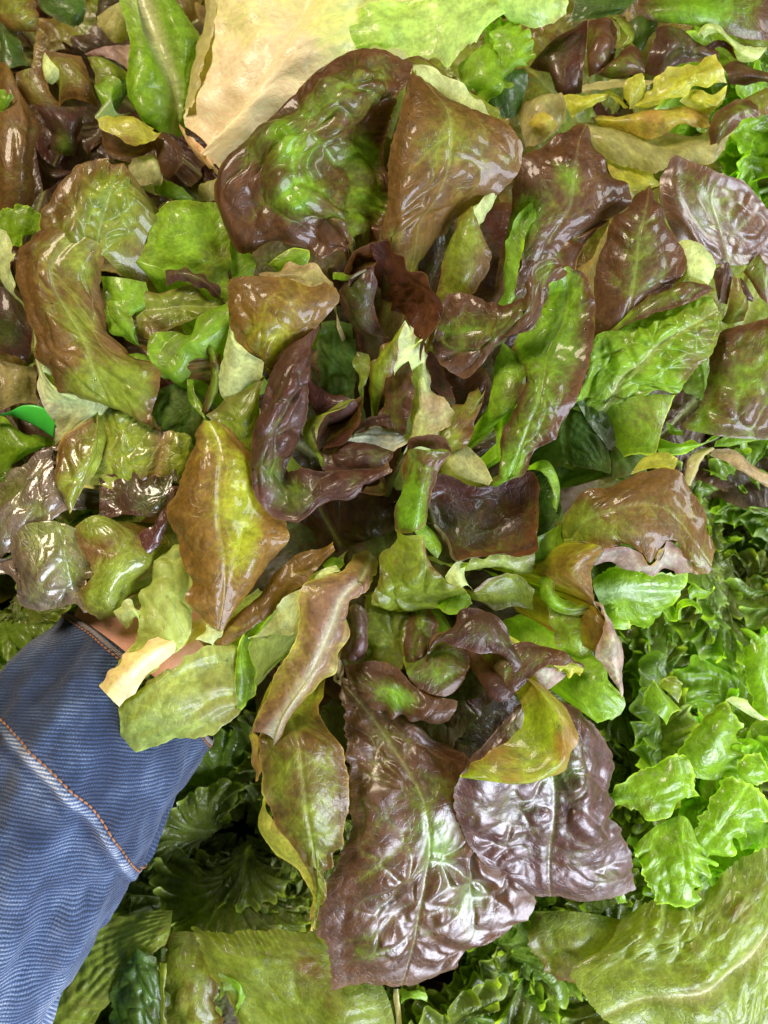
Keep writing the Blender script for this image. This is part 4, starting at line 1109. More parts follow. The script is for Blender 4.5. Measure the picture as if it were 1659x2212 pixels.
# pale romaine lying across the top, its cut stem towards the camera
head_at("romaine_lettuce", "pale cream romaine lying behind the held lettuce, cut stem end tinged pink", 700, 150, -12)
leaf(B, """-492,800,-6.6 -455,620,-7.4 -340,200,-8.4 -320,-250,-9
-440,850,-5.2 -360,600,-5.2 -220,200,-5.8 -150,-250,-6.6
-400,900,-4.7 -250,600,-4.4 -60,250,-4.8 100,-250,-5.6
-330,1000,-4.3 -100,650,-3.7 250,250,-3.9 650,-250,-4.8
-290,1050,-4.4 0,690,-4 400,290,-4.3 900,-250,-5.2
-255,1085,-4.9 80,740,-4.8 540,360,-5.1 1100,-200,-5.8
-212,1140,-6.8 250,900,-7.2 800,600,-7.4 1500,100,-7.4""", 'rom', red=.62, edge=0, bl=1.4, cell=20, und=3, mat=M_STEM, mid=9, um=.5, midc=(.93, .76, .50), pleat=.6, rk=4, jag=.6,
     spots=[(-420, 800, 200, .6), (-250, 1050, 200, .6), (0, 650, 260, .5), (300, 350, 120, .4), (600, 150, 250, -.5), (-100, 150, 200, -.3), (350, 0, 250, -.35), (150, 850, 120, .2)], name="leaf")
leaf(B, """-500,795,-6.2 -440,880,-5.6 -340,990,-5.2 -270,1080,-5.3 -210,1140,-6.1
-470,870,-6.8 -420,960,-6.6 -340,1050,-6.5 -270,1110,-6.6 -225,1150,-6.8""", 'crm', red=1.0, bl=.5, mat=M_STEM, name="cut_stem", pleat=.3, rk=3)
leaf(B, """-330,-60,-7.4 -340,180,-7 -420,500,-6.6 -470,720,-6.4
-250,-60,-6.6 -270,180,-6.2 -360,500,-5.8 -420,700,-5.6""", 'bei', red=.2, bl=.6, mat=M_STEM, name="leaf_rib", pleat=.5, rk=3)
leaf(B, """350,300,-5.4 600,120,-5 900,-40,-4.7 1300,-60,-4.7 1700,-40,-4.8
480,310,-5.6 700,210,-4.8 950,130,-4.5 1280,80,-4.5 1650,60,-4.7
500,330,-6 700,300,-5.2 880,310,-4.9 1060,380,-4.9 1150,370,-4.7 1250,430,-4.7 1330,330,-4.7 1440,260,-4.8 1480,150,-5""", 'pgr', red=.0, bl=2.4, cell=14, und=3, ruf=3, rk=3, mat=M_LEAF, jag=1.5)
leaf(C_, """-120,-80,-4.6 100,-90,-4.5 340,-60,-4.8
-60,80,-4.8 120,60,-4.4 352,30,-4.8
0,160,-5.4 130,185,-5 250,150,-4.9 340,80,-5""", 'pgr', red=0, bl=1.5, mat=M_LEAF, jag=1)
leaf(B, """1310,420,-5.6 1340,560,-5.4 1500,640,-5.6
1420,330,-5 1480,480,-4.6 1590,600,-5
1520,260,-5.6 1620,400,-5.4 1620,560,-5.6""", 'grn', red=0, bl=1.4, ruf=3, rk=3, tooth=1.5)
leaf(C_, """-150,200,-5.2 -100,330,-5 -60,480,-5.2 -20,440,-5.2
-30,180,-4.8 0,280,-4.4 30,400,-4.6 90,430,-4.9
60,160,-5 130,230,-4.6 135,330,-4.6 100,435,-4.9""", 'grn', red=0, bl=1.2, ruf=2.5, rk=3, tooth=2)
leaf(B, """1480,150,-6 1540,130,-5.6 1700,120,-5.6
1500,330,-6.2 1560,300,-5.2 1700,270,-5.2
1540,360,-6.2 1600,330,-6 1720,340,-5.8""", 'grn', red=0, bl=1, ruf=2, rk=3)
leaf(C_, """-180,560,-6 -160,700,-6.4 -100,800,-7
-60,480,-6 -40,640,-6.2 0,760,-6.8
80,440,-6.6 90,560,-6.8 60,700,-7.2""", 'dgr', red=0, bl=1.4)

# small green cos leaves left of it
head_at("cos_lettuce", "bright green cos leaves with pale ribs standing left of the cream romaine", 330, 150, -12)
leaf(A, """760,-60,-7 790,60,-6.6 840,200,-6.3 850,400,-6.2 830,540,-6.3 870,700,-6.5 1040,870,-7
850,-60,-6.6 900,100,-6.2 930,280,-5.8 930,450,-5.6 900,600,-5.7 950,740,-6 1045,860,-7
900,-60,-6.6 960,120,-6.6 1040,320,-6.6 1110,480,-6.8 1140,600,-7 1150,720,-7.2 1120,880,-7.6
1050,-60,-6.2 1120,80,-6 1180,280,-6.2 1200,450,-6.6 1200,600,-7 1180,750,-7.4 1140,880,-7.8
1080,-60,-7 1200,120,-7.2 1300,260,-7.4 1260,440,-7.6 1220,620,-7.8 1200,780,-8 1160,890,-8.2""", 'grn', red=.0, bl=2.2, cell=14, und=1.5, mid=3, um=.5, midc=(.62, .62, .34), edge=.1)
leaf(A, """640,560,-6.2 680,520,-6 770,515,-6 760,620,-6.4
618,580,-5.6 660,620,-5.5 725,650,-5.5 680,720,-5.5 625,770,-5.4
700,760,-6.4 730,740,-6 800,760,-6.2 860,740,-6.3""", 'grn', red=.1, bl=.8)
leaf(A, """622,768,-5.4 660,830,-5.2 740,880,-5.1 850,930,-5.1 940,935,-5.2 1045,868,-5.6
690,720,-5.8 760,780,-5.3 850,770,-5.2 930,810,-5.3 1000,850,-5.6
700,700,-6.4 780,750,-6 860,750,-5.9 920,790,-5.8 1000,840,-6""", 'yel', red=.25, bl=.8, spots=[(840, 900, 60, .8), (860, 800, 40, .5)])
leaf(A, """640,700,-7.4 700,600,-7.2 800,520,-7
700,780,-7.6 780,680,-7.4 860,560,-7.2""", 'dgr', red=.1, bl=1.4)
leaf(A, """1000,1190,-8.6 1100,1180,-8 1200,1230,-8.4 1280,1300,-9
1010,1250,-8.6 1100,1290,-8 1200,1310,-8.4 1260,1320,-9""", 'grn', red=.0, bl=1)
leaf(A, """1290,1200,-8.8 1360,1160,-8.4 1450,1150,-8.8
1290,1300,-8.8 1370,1300,-8.4 1450,1300,-8.8""", 'bei', red=.0, bl=.6)

# red lettuce in the shade, top left
head_at("red_lettuce", "shaded dark red lettuce in the top left corner, purple and bronze leaves", 120, 200, -13)
leaf(A, """-40,420,-7.6 -60,800,-6.6 -60,1100,-6.4 -60,1400,-7
60,440,-6.6 60,760,-5.4 40,1100,-5.2 60,1380,-6
130,600,-6.4 180,760,-5.6 150,1100,-5.5 170,1350,-6.4
150,650,-7 245,800,-6.6 215,1110,-6.4 200,1330,-7.4""", 'oli', red=.8, bl=2, cell=15, und=2, mat=M_WET, spots=[(230, 850, 60, -.4), (120, 650, 120, .3)])
leaf(A, """228,670,-7 290,790,-7 340,900,-7.2 300,960,-7.6
360,690,-6.2 400,780,-6 430,900,-6.4 400,1000,-7
560,690,-6.8 540,780,-6.6 510,900,-6.8 490,1010,-7.4""", 'pur', red=.85, bl=1.4, und=1.5, spots=[(420, 960, 80, -.7)])
leaf(A, """290,520,-7.6 300,330,-7 400,350,-6.8 520,360,-7
380,560,-7.2 420,480,-6.6 520,480,-6.6 600,560,-7.2
380,690,-7.4 450,640,-7 540,650,-7 640,690,-7.6""", 'oli', red=.75, bl=1.4, cell=12, und=2)
leaf(A, """288,440,-6.8 300,520,-6.6 340,540,-6.8
295,330,-6.9 330,400,-6.5 405,480,-6.8""", 'pal', red=0, bl=.5)
leaf(A, """110,470,-8 130,600,-8 220,690,-8
280,440,-7.8 330,600,-7.6 400,690,-7.8""", 'oli', red=.8, bl=1.2)
leaf(A, """550,350,-8 660,300,-7.6 850,295,-8
600,370,-8 720,380,-7.6 850,470,-8""", 'pnk', red=.9, bl=1)
leaf(A, """560,370,-7.4 620,520,-7.2 660,700,-7.6
680,380,-7.2 740,480,-7 760,600,-7.4
840,480,-8 840,560,-8 820,640,-8""", 'oli', red=.3, bl=1.4, cell=9)
leaf(A, """-60,-60,-9 0,120,-8.6 60,180,-8.4 200,210,-8.6
100,-80,-8.4 130,40,-8 190,120,-7.8 260,190,-8.4
200,-60,-8.6 230,0,-8.2 240,80,-8.2 250,140,-8.6""", 'oli', red=.7, bl=1.6, und=2)
leaf(A, """230,-60,-9.4 260,60,-9 400,140,-9 490,175,-9.2
400,-60,-8.8 430,20,-8.6 500,100,-8.8 500,170,-9.2
550,-60,-9.2 555,40,-9 545,110,-9.2 500,175,-9.4""", 'dgr', red=.2, bl=1)
leaf(A, """625,110,-9.4 640,180,-9 700,260,-9
720,40,-8.8 740,150,-8.4 770,280,-9
800,0,-9.2 830,130,-9 830,260,-9.4""", 'bei', red=.2, bl=1)
leaf(A, """-40,60,-9 -20,260,-8.6 10,460,-8.6
40,160,-8.6 60,300,-8.2 90,430,-8.4
80,180,-9 140,300,-8.8 175,440,-9""", 'dgr', red=.2, bl=1.6)
leaf(A, """-40,600,-6 -20,700,-5.8 0,760,-6
40,580,-5.6 60,620,-5.4 90,610,-5.6""", 'grn', red=.0, bl=.8)
leaf(A, """655,850,-6.6 670,960,-6.4 740,1030,-6.4 830,1050,-6.6
760,880,-7 800,960,-6.8 860,980,-6.8 980,985,-6.9
860,900,-7.4 920,950,-7.4 980,960,-7.3 1010,930,-7
1000,870,-6.2 1050,880,-5.8 1080,1000,-5.8 1050,1120,-6.2
1050,855,-6.2 1150,920,-5.8 1170,1060,-5.8 1100,1160,-6.4""", 'red', red=.95, bl=1, mat=M_WET)
leaf(A, """820,1050,-6.8 900,1010,-6.4 985,990,-6.4 1050,1100,-6.4
850,1150,-6.8 920,1090,-6.3 1000,1080,-6.2 1055,1180,-6.4
870,1200,-7 940,1190,-6.8 1010,1190,-6.8 1040,1205,-6.9""", 'pal', red=.45, bl=.8)
leaf(A, """230,940,-8.4 300,1050,-8 480,1100,-8.2
250,1080,-8 330,1150,-7.6 480,1120,-8
280,1250,-8.4 360,1200,-8 470,1140,-8.4""", 'drk', red=.8, bl=1.4)
leaf(A, """880,1240,-9.4 960,1240,-9 1100,1290,-9.4
900,1450,-9.4 980,1380,-9 1060,1320,-9.4""", 'pur', red=.7, bl=1.2)

# bright green leaf tips at the left edge
head_at("green_lettuce", "bright yellow-green lettuce tips at the left edge beside the bronze leaf", 20, 520, -9)
leaf(A, """20,1350,-3 60,1340,-2.6 200,1340,-2.6 270,1400,-3
-60,1420,-3 60,1430,-2.4 150,1440,-2.2 250,1480,-2.6
-60,1540,-3.2 40,1580,-2.6 120,1600,-2.5 190,1530,-2.8""", 'grn', red=.0, bl=2, cell=10, ruf=2, rk=3, tooth=1, rim=.6)
leaf(A, """-60,1620,-3.4 20,1610,-3.2 100,1640,-3.2
-60,1800,-3.6 0,1740,-3.4 90,1700,-3.3""", 'pal', red=.0, bl=1)
# leaves at the left under the held one
head_at("green_lettuce", "pale green smooth lettuce leaves at the left edge under the green plastic strip", 30, 960, -9)
leaf(D_, """-60,1040,-4.6 20,1040,-4.4 120,1130,-4.4 250,1180,-4.6
-60,1200,-4.2 60,1200,-3.8 160,1240,-3.8 290,1230,-4.4
-60,1420,-4.6 0,1410,-4.2 100,1330,-4.2 220,1260,-4.6""", 'grn', red=.0, bl=1.4, cell=16, spots=[])
leaf(D_, """200,1180,-4.8 260,1170,-4.4 340,1200,-4.8
200,1260,-4.8 270,1240,-4.4 340,1240,-4.8""", 'grn', red=.0, bl=1)
head_at("red_lettuce", "dark shaded red lettuce at the left edge half hidden under the pale leaf underside", 20, 750, -11)
leaf(D_, """-60,60,-5 -60,300,-4.6 -60,620,-5
80,180,-4.6 80,400,-3.8 60,640,-4.4
200,350,-4.8 210,480,-4.4 190,690,-5""", 'drk', red=.7, bl=2, und=2, mat=M_WET, spots=[(40, 500, 120, -.5)])
leaf(D_, """-60,150,-4.4 20,200,-4.2 70,260,-4.6
-40,100,-5 40,130,-4.8 100,200,-5""", 'pur', red=.8, bl=1)
leaf(D_, """-60,650,-5.4 0,800,-5 -20,1020,-5.2
100,700,-5 120,820,-4.8 120,960,-5
230,720,-5.6 240,860,-5.6 260,960,-5.6""", 'bei', red=.5, bl=1.4, und=2, mat=M_LEAF)

# red lettuce with purple leaves, top right
head_at("red_lettuce", "dark purple-brown lettuce across the top right corner, leaves curled", 1450, 80, -13)
leaf(C_, """490,130,-7.6 300,220,-7.4 150,380,-7.6 110,440,-8
485,250,-6.6 350,320,-6.4 240,420,-6.8 260,480,-7.6
460,500,-6.6 420,560,-6.6 340,600,-6.8 290,580,-7.4
450,600,-7.4 420,625,-7.2 360,630,-7.4 310,600,-7.8""", 'drk', red=.7, bl=1, und=1.5, mat=M_WET)
leaf(C_, """495,150,-7 550,95,-6.6 620,90,-6.6 700,180,-7
490,330,-6.8 560,260,-6 620,270,-6 680,330,-6.8
500,500,-7 560,470,-6.4 620,440,-6.4 650,450,-7""", 'red', red=.8, bl=2.2, und=2, mat=M_WET)
leaf(C_, """600,90,-7 680,120,-6.8 710,220,-6.8 640,320,-6.8
640,100,-6.8 730,200,-6.4 760,240,-6.4 690,320,-6.6
660,110,-7 780,180,-7 780,260,-6.8 720,300,-6.8""", 'oli', red=.2, bl=.6)
leaf(C_, """560,480,-6.4 640,400,-6 720,310,-6.2 820,280,-6.4
600,500,-6.8 690,450,-5.8 780,400,-5.8 855,420,-6.2
700,520,-7 780,500,-6.4 840,500,-6.3 865,510,-6.5""", 'red', red=.8, bl=1.4, und=1.4, mat=M_WET)
leaf(C_, """930,180,-6.6 900,330,-6 880,470,-6.6
1010,165,-6.2 1000,330,-5.3 960,500,-6.2
1100,190,-6.2 1110,320,-5.6 1080,430,-6.4
1200,270,-6.4 1240,340,-6.1 1250,400,-6.4
1280,310,-6.4 1340,350,-6.2 1335,400,-6.4""", 'pur', red=.85, bl=1.6, und=2, mat=M_WET)
leaf(C_, """820,-60,-6.6 830,90,-6.2 1000,130,-6.4
1100,-60,-5.8 1100,60,-5.4 1160,160,-6
1400,-60,-5.6 1400,90,-5.2 1400,220,-5.8
1720,-60,-6 1700,150,-5.6 1700,270,-6""", 'red', red=.62, bl=2, und=2, mat=M_LEAF, spots=[(1100, 80, 200, -.4), (1300, 40, 100, -.4)])
leaf(C_, """830,-80,-8 760,50,-8 700,100,-8.4
600,-80,-8.4 560,40,-8.2 470,130,-8.6
350,-80,-8.6 400,40,-8.6 330,140,-9""", 'dgr', red=.2, bl=2)
leaf(C_, """740,180,-8.4 800,120,-8 900,100,-8.2
800,300,-8.2 870,200,-7.8 950,150,-8
860,340,-8.4 890,260,-8.2 930,200,-8.3""", 'dgr', red=.3, bl=1.6)
leaf(C_, """1200,240,-6 1250,160,-5.8 1320,160,-5.8 1420,230,-5.8 1500,290,-5.8 1660,300,-5.9
1230,220,-5.8 1270,180,-5.4 1320,190,-5.4 1400,260,-5.4 1470,330,-5.4 1600,380,-5.6
1240,250,-6.2 1280,200,-6 1330,210,-6 1400,290,-6 1450,350,-6 1560,385,-6""", 'pal', red=.05, bl=.5)
leaf(C_, """1250,300,-6.6 1340,260,-6.4 1430,300,-6.6 1470,370,-6.8
1300,330,-7 1370,300,-7 1430,340,-7 1460,380,-7""", 'drk', red=.9, bl=.6)
leaf(C_, """1365,430,-6.4 1470,400,-6.2 1590,440,-6.2 1720,470,-6.4
1400,500,-6 1500,480,-5.6 1600,500,-5.7 1720,520,-6
1410,555,-6.4 1500,560,-6.2 1600,545,-6.2 1720,560,-6.4""", 'red', red=.95, bl=1)
leaf(C_, """1450,230,-6.6 1560,250,-6.4 1720,240,-6.6
1480,290,-6.8 1580,310,-6.6 1720,330,-6.8""", 'oli', red=.4, bl=1)

# yellowing lettuce lying below it
head_at("yellow_lettuce", "yellowing lettuce lying on its side at the upper right, crumpled yellow-green leaf on top", 1400, 230, -12)
leaf(C_, """800,640,-6 900,590,-5.2 960,480,-5 1120,430,-4.9 1320,395,-5
790,690,-5.6 930,660,-4.8 1060,580,-4.4 1200,500,-4.3 1370,450,-4.6
850,700,-5.8 960,680,-5.2 1080,630,-5 1200,570,-4.8 1390,540,-4.9""", 'yel', red=.0, bl=2, cell=10, und=2, mat=M_LEAF, jag=1.2, ruf=2, rk=4)
leaf(C_, """730,640,-5.6 730,540,-5 790,480,-5 850,480,-5.2
760,680,-5.4 790,600,-5 830,540,-4.8 860,520,-5
760,710,-5.8 830,650,-5.6 860,600,-5.4 880,590,-5.6""", 'yel', red=.1, bl=.8)
leaf(C_, """1080,650,-5.2 1200,580,-5 1300,620,-5 1390,560,-5
1120,680,-5.4 1230,650,-4.8 1310,680,-4.9 1380,620,-5
1280,750,-5.6 1300,740,-5.4 1330,700,-5.3 1360,660,-5.4""", 'yel', red=.05, bl=1.4, cell=9)
leaf(C_, """335,620,-6 450,620,-5.6 560,600,-5.6 620,600,-5.8
360,700,-5.8 460,680,-5.2 550,640,-5.4 620,620,-5.7
390,765,-6 450,720,-5.6 540,670,-5.6 610,640,-5.8""", 'yel', red=.1, bl=.8)
leaf(C_, """600,580,-6 680,620,-5.8 760,700,-6
610,600,-6.2 670,660,-6 720,710,-6.2""", 'yel', red=.1, bl=.5)
leaf(C_, """540,750,-6.4 750,740,-6 1000,680,-5.6 1150,690,-5.6 1280,770,-6
540,780,-6.2 760,790,-5.6 1000,770,-5 1150,770,-5.2 1285,790,-5.8
560,810,-6.6 760,850,-6 990,880,-5.6 1110,805,-5.4 1200,830,-5.6 1280,800,-6""", 'yel', red=.35, bl=1.4, und=1.5, mat=M_LEAF, jag=1, spots=[(900, 740, 90, .5), (1200, 700, 90, .4)])
leaf(C_, """380,790,-6.8 700,800,-6.6 1000,870,-6.6 1300,820,-6.6 1450,780,-6.6
500,900,-6.2 750,950,-5.8 1000,960,-5.8 1250,930,-5.8 1440,850,-6.2
560,1010,-6.6 750,1080,-6.2 900,1120,-6 1100,1060,-6 1280,1050,-6.2 1430,870,-6.4""", 'bei', red=.25, bl=1.4, und=2.2, mat=M_LEAF, jag=1, spots=[(700, 950, 120, -.3)])
leaf(C_, """560,960,-7 640,1100,-6.8 700,1250,-7
720,1020,-6.6 800,1150,-6.4 860,1230,-6.8
900,1080,-7 930,1130,-6.8 990,1200,-7""", 'yel', red=.35, bl=1.4, und=1.4)
leaf(C_, """100,800,-6.2 140,740,-5.8 200,705,-5.8
150,840,-5.8 210,800,-5.2 260,760,-5.4
200,900,-6.2 260,870,-5.8 305,810,-6""", 'yel', red=.35, bl=.6, mat=M_STEM)
leaf(C_, """40,740,-7 150,620,-6.6 320,600,-6.6
60,840,-6.8 180,700,-6.2 340,680,-6.4
90,960,-7 230,900,-6.6 340,780,-6.8""", 'bei', red=.4, bl=1, und=1.4, mat=M_LEAF)
leaf(C_, """455,550,-6.4 600,525,-6.2 760,505,-6.2 940,520,-6.4
455,600,-6.2 600,580,-5.8 760,560,-5.8 900,550,-6.2""", 'bei', red=.25, bl=.3, mat=M_STEM, name="leaf_rib")
leaf(C_, """1290,940,-5 1280,840,-4.8 1350,720,-4.8 1450,660,-4.8 1580,650,-5
1330,930,-4.8 1370,830,-4.2 1430,740,-4.2 1520,700,-4.4 1600,720,-4.8
1330,945,-5 1420,860,-4.8 1470,780,-4.6 1540,760,-4.7 1600,770,-5""", 'red', red=.75, bl=.8, mat=M_WET)
leaf(C_, """1480,660,-5.6 1580,590,-5.2 1740,570,-5.4
1560,680,-5 1640,640,-4.7 1740,640,-5
1580,760,-5.2 1640,740,-5 1740,760,-5.3""", 'oli', red=.5, bl=1, mat=M_LEAF)

# red lettuce at the right edge with broad shining leaves
head_at("red_lettuce", "glossy brown red lettuce at the right edge with broad folded leaves", 1600, 700, -11)
leaf(F, """1080,0,-2.2 1000,-250,-1.3 955,-480,-1.2 1050,-642,-1
1220,40,-2.4 1150,-220,-1.3 1080,-440,-.9 1110,-640,-.9
1380,60,-2.8 1300,-200,-1.7 1260,-400,-1.1 1330,-545,-1
1560,60,-3.3 1500,-180,-2.2 1430,-380,-1.5 1450,-515,-1.3
1780,50,-4 1740,-120,-3 1680,-280,-2.4 1540,-430,-1.8""", 'red', red=1.0, bl=2, cell=18, und=2, mat=M_SHEEN, mid=.8, pleat=1.4, rk=3, jag=.8)
leaf(F, """1070,1110,-3 1260,900,-2.4 1285,650,-2.2 1370,480,-2.4
1250,1150,-2.6 1420,900,-1.6 1420,650,-1.4 1480,450,-2.2
1480,1180,-2.4 1560,950,-1.4 1560,650,-1.4 1600,420,-2.2
1850,1180,-2.8 1850,900,-2.2 1850,600,-2.2 1800,350,-2.6""", 'red', red=.85, bl=2.6, cell=15, und=3, mat=M_WET, spots=[(1250, 850, 150, -.5), (1200, 1050, 120, -.6)])
leaf(F, """1290,100,-2.8 1330,260,-2.6 1350,340,-3
1390,40,-2.4 1370,180,-2.2 1340,300,-2.6
1410,60,-2.6 1420,200,-2.6 1400,320,-3""", 'pur', red=.9, bl=1)
leaf(F, """1350,420,-3 1400,300,-2.6 1440,130,-2.6
1400,440,-2.8 1480,330,-2.2 1470,150,-2.4
1500,420,-3 1540,330,-2.6 1480,140,-2.6""", 'oli', red=.45, bl=1)
leaf(F, """1480,140,-2.5 1530,200,-2.2 1570,270,-2.4
1470,180,-2.6 1500,270,-2.4 1560,310,-2.6""", 'pur', red=1, bl=.6)
leaf(F, """1500,100,-3.4 1600,250,-3.2 1720,380,-3.4
1600,-20,-3.2 1680,100,-3 1740,220,-3.2""", 'red', red=.8, bl=2, und=2, mat=M_WET)
leaf(F, """950,1180,-3.6 1080,1200,-3.4 1250,1200,-3.4 1385,1140,-3.2
940,1250,-3.4 1050,1240,-2.8 1200,1225,-2.8 1380,1150,-3
960,1275,-3.6 1080,1285,-3.2 1230,1250,-3.2 1380,1165,-3.2""", 'grn', red=.0, bl=.6, rim=1)
leaf(F, """1000,1070,-3.4 1050,1110,-3.2 1110,1130,-3.4
1010,1140,-3.6 1050,1150,-3.4 1110,1145,-3.5""", 'grn', red=0, bl=.5)
leaf(F, """1320,1200,-3.6 1450,1160,-3.2 1650,1140,-3.4
1310,1240,-3.8 1450,1230,-3.2 1640,1190,-3.4""", 'grn', red=.1, bl=1.2)
leaf(F, """1110,1480,-3.6 1130,1380,-3.4 1180,1290,-3.4 1250,1250,-3.4
1160,1490,-3.4 1210,1370,-3.1 1260,1290,-3.1 1315,1245,-3.3""", 'bei', red=.3, bl=.4, mat=M_STEM, name="leaf_rib")
leaf(F, """1300,1250,-3.8 1450,1260,-3.5 1600,1380,-3.7 1740,1440,-4
1280,1300,-4 1420,1360,-3.6 1560,1450,-3.8 1740,1520,-4.2""", 'bei', red=.75, bl=.8, und=1, mat=M_UNDER)

# broad green leaf, bottom right
head_at("green_lettuce", "broad olive-green lettuce leaf with fanning veins in the bottom right corner", 1500, 2050, -11)
leaf(L_, """1780,470,-6.2 1450,610,-5.8 1300,760,-5.6 1000,830,-5.8 700,950,-6.5
1780,620,-5.4 1400,880,-4.9 1100,1040,-5 850,1060,-5.3 640,1120,-6.2
1800,760,-5 1500,1050,-4.5 1180,1260,-4.7 800,1300,-5 385,1340,-5.8
1800,900,-5 1560,1220,-4.5 1250,1450,-4.4 900,1480,-4.6 560,1595,-5.2
1800,1100,-5.6 1640,1380,-5 1500,1620,-4.8 1100,1740,-4.8 720,1690,-5.2
1800,1500,-6 1680,1700,-5.6 1500,1850,-5.4 1200,1900,-5.4 800,1850,-5.6""", 'oli', red=.18, edge=-.1, bl=2.4, cell=13, und=2.6, mid=2.4, um=.45, midc=(.5, .45, .2), ruf=2.5, rk=4, tooth=1.4, pleat=.8, spots=[(1450, 950, 160, .5), (1200, 1400, 200, .2), (800, 1000, 200, -.3)])
leaf(L_, """150,930,-7.4 110,1100,-7.2 200,1300,-7.4 270,1360,-7.6
400,930,-6.8 380,1120,-6.4 400,1300,-6.8 330,1380,-7.4
700,980,-7.2 660,1160,-6.8 600,1300,-7 480,1400,-7.6""", 'oli', red=.35, bl=2, und=2, ruf=2, rk=3, tooth=2)

# pleated leaf, bottom centre
head_at("green_lettuce", "olive-green leaf with fine fanning veins at the bottom, under the hanging red leaf tip", 700, 2120, -11)
leaf(J, """2250,1150,-6 1900,1050,-5.6 1659,1050,-5.5 1400,1065,-5.8 1235,1015,-6.2
2400,1300,-5.8 2000,1250,-5 1700,1230,-4.9 1450,1200,-5.1 1300,1160,-5.6
2500,1450,-5.5 2100,1480,-4.7 1800,1450,-4.7 1550,1400,-4.9 1370,1340,-5.4
2560,1659,-5.3 2200,1700,-4.6 1900,1680,-4.7 1650,1600,-4.9 1480,1480,-5.2
2560,1850,-5.3 2200,1900,-4.8 1800,1850,-5 1580,1780,-5.3""", 'oli', red=.12, edge=.0, bl=1, cell=16, und=2.5, pleat=.3, rk=12, ruf=2, tooth=1.6, jag=1.2, spots=[(2000, 1300, 120, .6), (2300, 1500, 200, .3)])
leaf(J, """1060,1080,-7.2 1070,1350,-6.9 1040,1700,-6.8 1040,1900,-7
1220,1060,-6.8 1230,1350,-6.2 1240,1700,-6.2 1240,1900,-6.6
1420,1120,-7 1400,1480,-6.6 1480,1750,-6.8 1500,1900,-7""", 'oli', red=.4, bl=2.4, cell=10, und=3, tooth=2, ruf=4, jag=2)
leaf(J, """1400,1300,-5.2 1440,1400,-5 1490,1480,-5.2
1470,1360,-4.9 1530,1380,-4.7 1590,1480,-5
1490,1420,-5 1540,1480,-4.8 1500,1600,-5.2""", 'grn', red=0, bl=1, ruf=1.5, rk=2, tooth=1)
leaf(J, """2550,1430,-5.1 2560,1560,-5.1 2570,1750,-5.1
2580,1430,-5 2595,1560,-5 2605,1750,-5""", 'bei', red=0, bl=.2, mat=M_STEM, name="leaf_rib")
leaf(K_, """940,1520,-5.6 1000,1500,-5.2 1100,1510,-5.4
950,1440,-5.6 1030,1440,-5.3 1105,1450,-5.5""", 'grn', red=.05, bl=.6, tooth=1.5)

# ribbed yellow-green leaf, bottom left
head_at("green_lettuce", "ribbed yellow-green leaves along the bottom beside the denim sleeve", 270, 2100, -11)
leaf(J, """1120,915,-6 800,960,-6.2 450,1050,-6.8 60,1250,-7.5
1110,990,-5.7 810,1080,-5.7 450,1270,-6.2 60,1600,-7
1100,1070,-5.5 840,1200,-5.4 560,1430,-5.8 230,1850,-6.6
1070,1150,-5.8 860,1300,-5.6 700,1520,-5.8 470,1900,-6.4""", 'oli', red=.22, edge=.0, bl=.9, cell=10, pleat=.45, rk=9, und=2.5, mat=M_LEAF)
leaf(J, """870,1165,-5 790,1320,-5.3 720,1500,-5.6 690,1800,-6
900,1180,-4.8 930,1300,-4.4 920,1500,-4.5 920,1750,-4.8
960,1200,-5 1060,1330,-4.9 1080,1659,-5.2 1090,1850,-5.4""", 'dgr', red=.25, bl=2.6, cell=9, und=3, jag=2.5, ruf=3, tooth=1.5)
leaf(J, """1040,1260,-5 1045,1400,-4.9 1035,1659,-5 1040,1800,-5
1080,1265,-4.7 1075,1400,-4.6 1070,1600,-4.7 1075,1800,-4.8""", 'oli', red=.1, bl=.5, jag=1)

# frilly leaves at the right that stand out, toothed and bright
head_at("frilly_lettuce", "bright green frilly lettuce at the right edge beside the lavender-shining leaf", 1480, 1720, -11)
leaf(I, """1000,1700,-5 1110,1500,-4.6 1250,1330,-4.4 1390,1210,-4.2
1180,1720,-4.4 1230,1560,-3.8 1350,1400,-3.6 1430,1300,-3.8
1300,1740,-4.6 1360,1600,-3.9 1400,1460,-3.9 1490,1380,-3.9
1470,1720,-5 1485,1590,-4.4 1440,1490,-4.5 1500,1410,-4.2""", 'grn', red=.0, bl=1.6, cell=12, und=2, ruf=3, rk=3, tooth=1.6, rim=.7, mat=M_FRILL)
leaf(I, """1500,880,-4 1510,1050,-4 1540,1150,-4.2 1580,1340,-4.4
1560,850,-3.4 1600,1020,-3 1640,1180,-3.4 1659,1340,-3.8
1720,740,-4 1740,900,-3.6 1760,1100,-3.8 1760,1340,-4.2""", 'grn', red=.0, bl=1.2, ruf=3, rk=3, tooth=1.6, rim=.7, mat=M_FRILL)
leaf(I, """1380,1215,-3.9 1450,1200,-3.8 1540,1230,-3.8
1480,1280,-3.9 1550,1260,-3.7 1570,1320,-3.8
1560,1330,-4.1 1620,1350,-3.9 1700,1340,-4""", 'pal', red=.0, bl=.8, tooth=1, mat=M_FRILL)
leaf(L_, """610,190,-4.6 790,60,-4.2 960,-50,-4 1150,-90,-4.2
640,225,-4.4 820,150,-3.8 960,90,-3.5 1170,30,-3.8
660,260,-4.8 790,235,-4.4 880,345,-4.2 990,320,-3.9 1060,230,-3.9 1180,145,-4""", 'grn', red=.0, bl=1.4, cell=12, und=2, ruf=2.5, rk=3, tooth=1.4, rim=.8, mat=M_FRILL, spots=[(900, 250, 80, .3)])
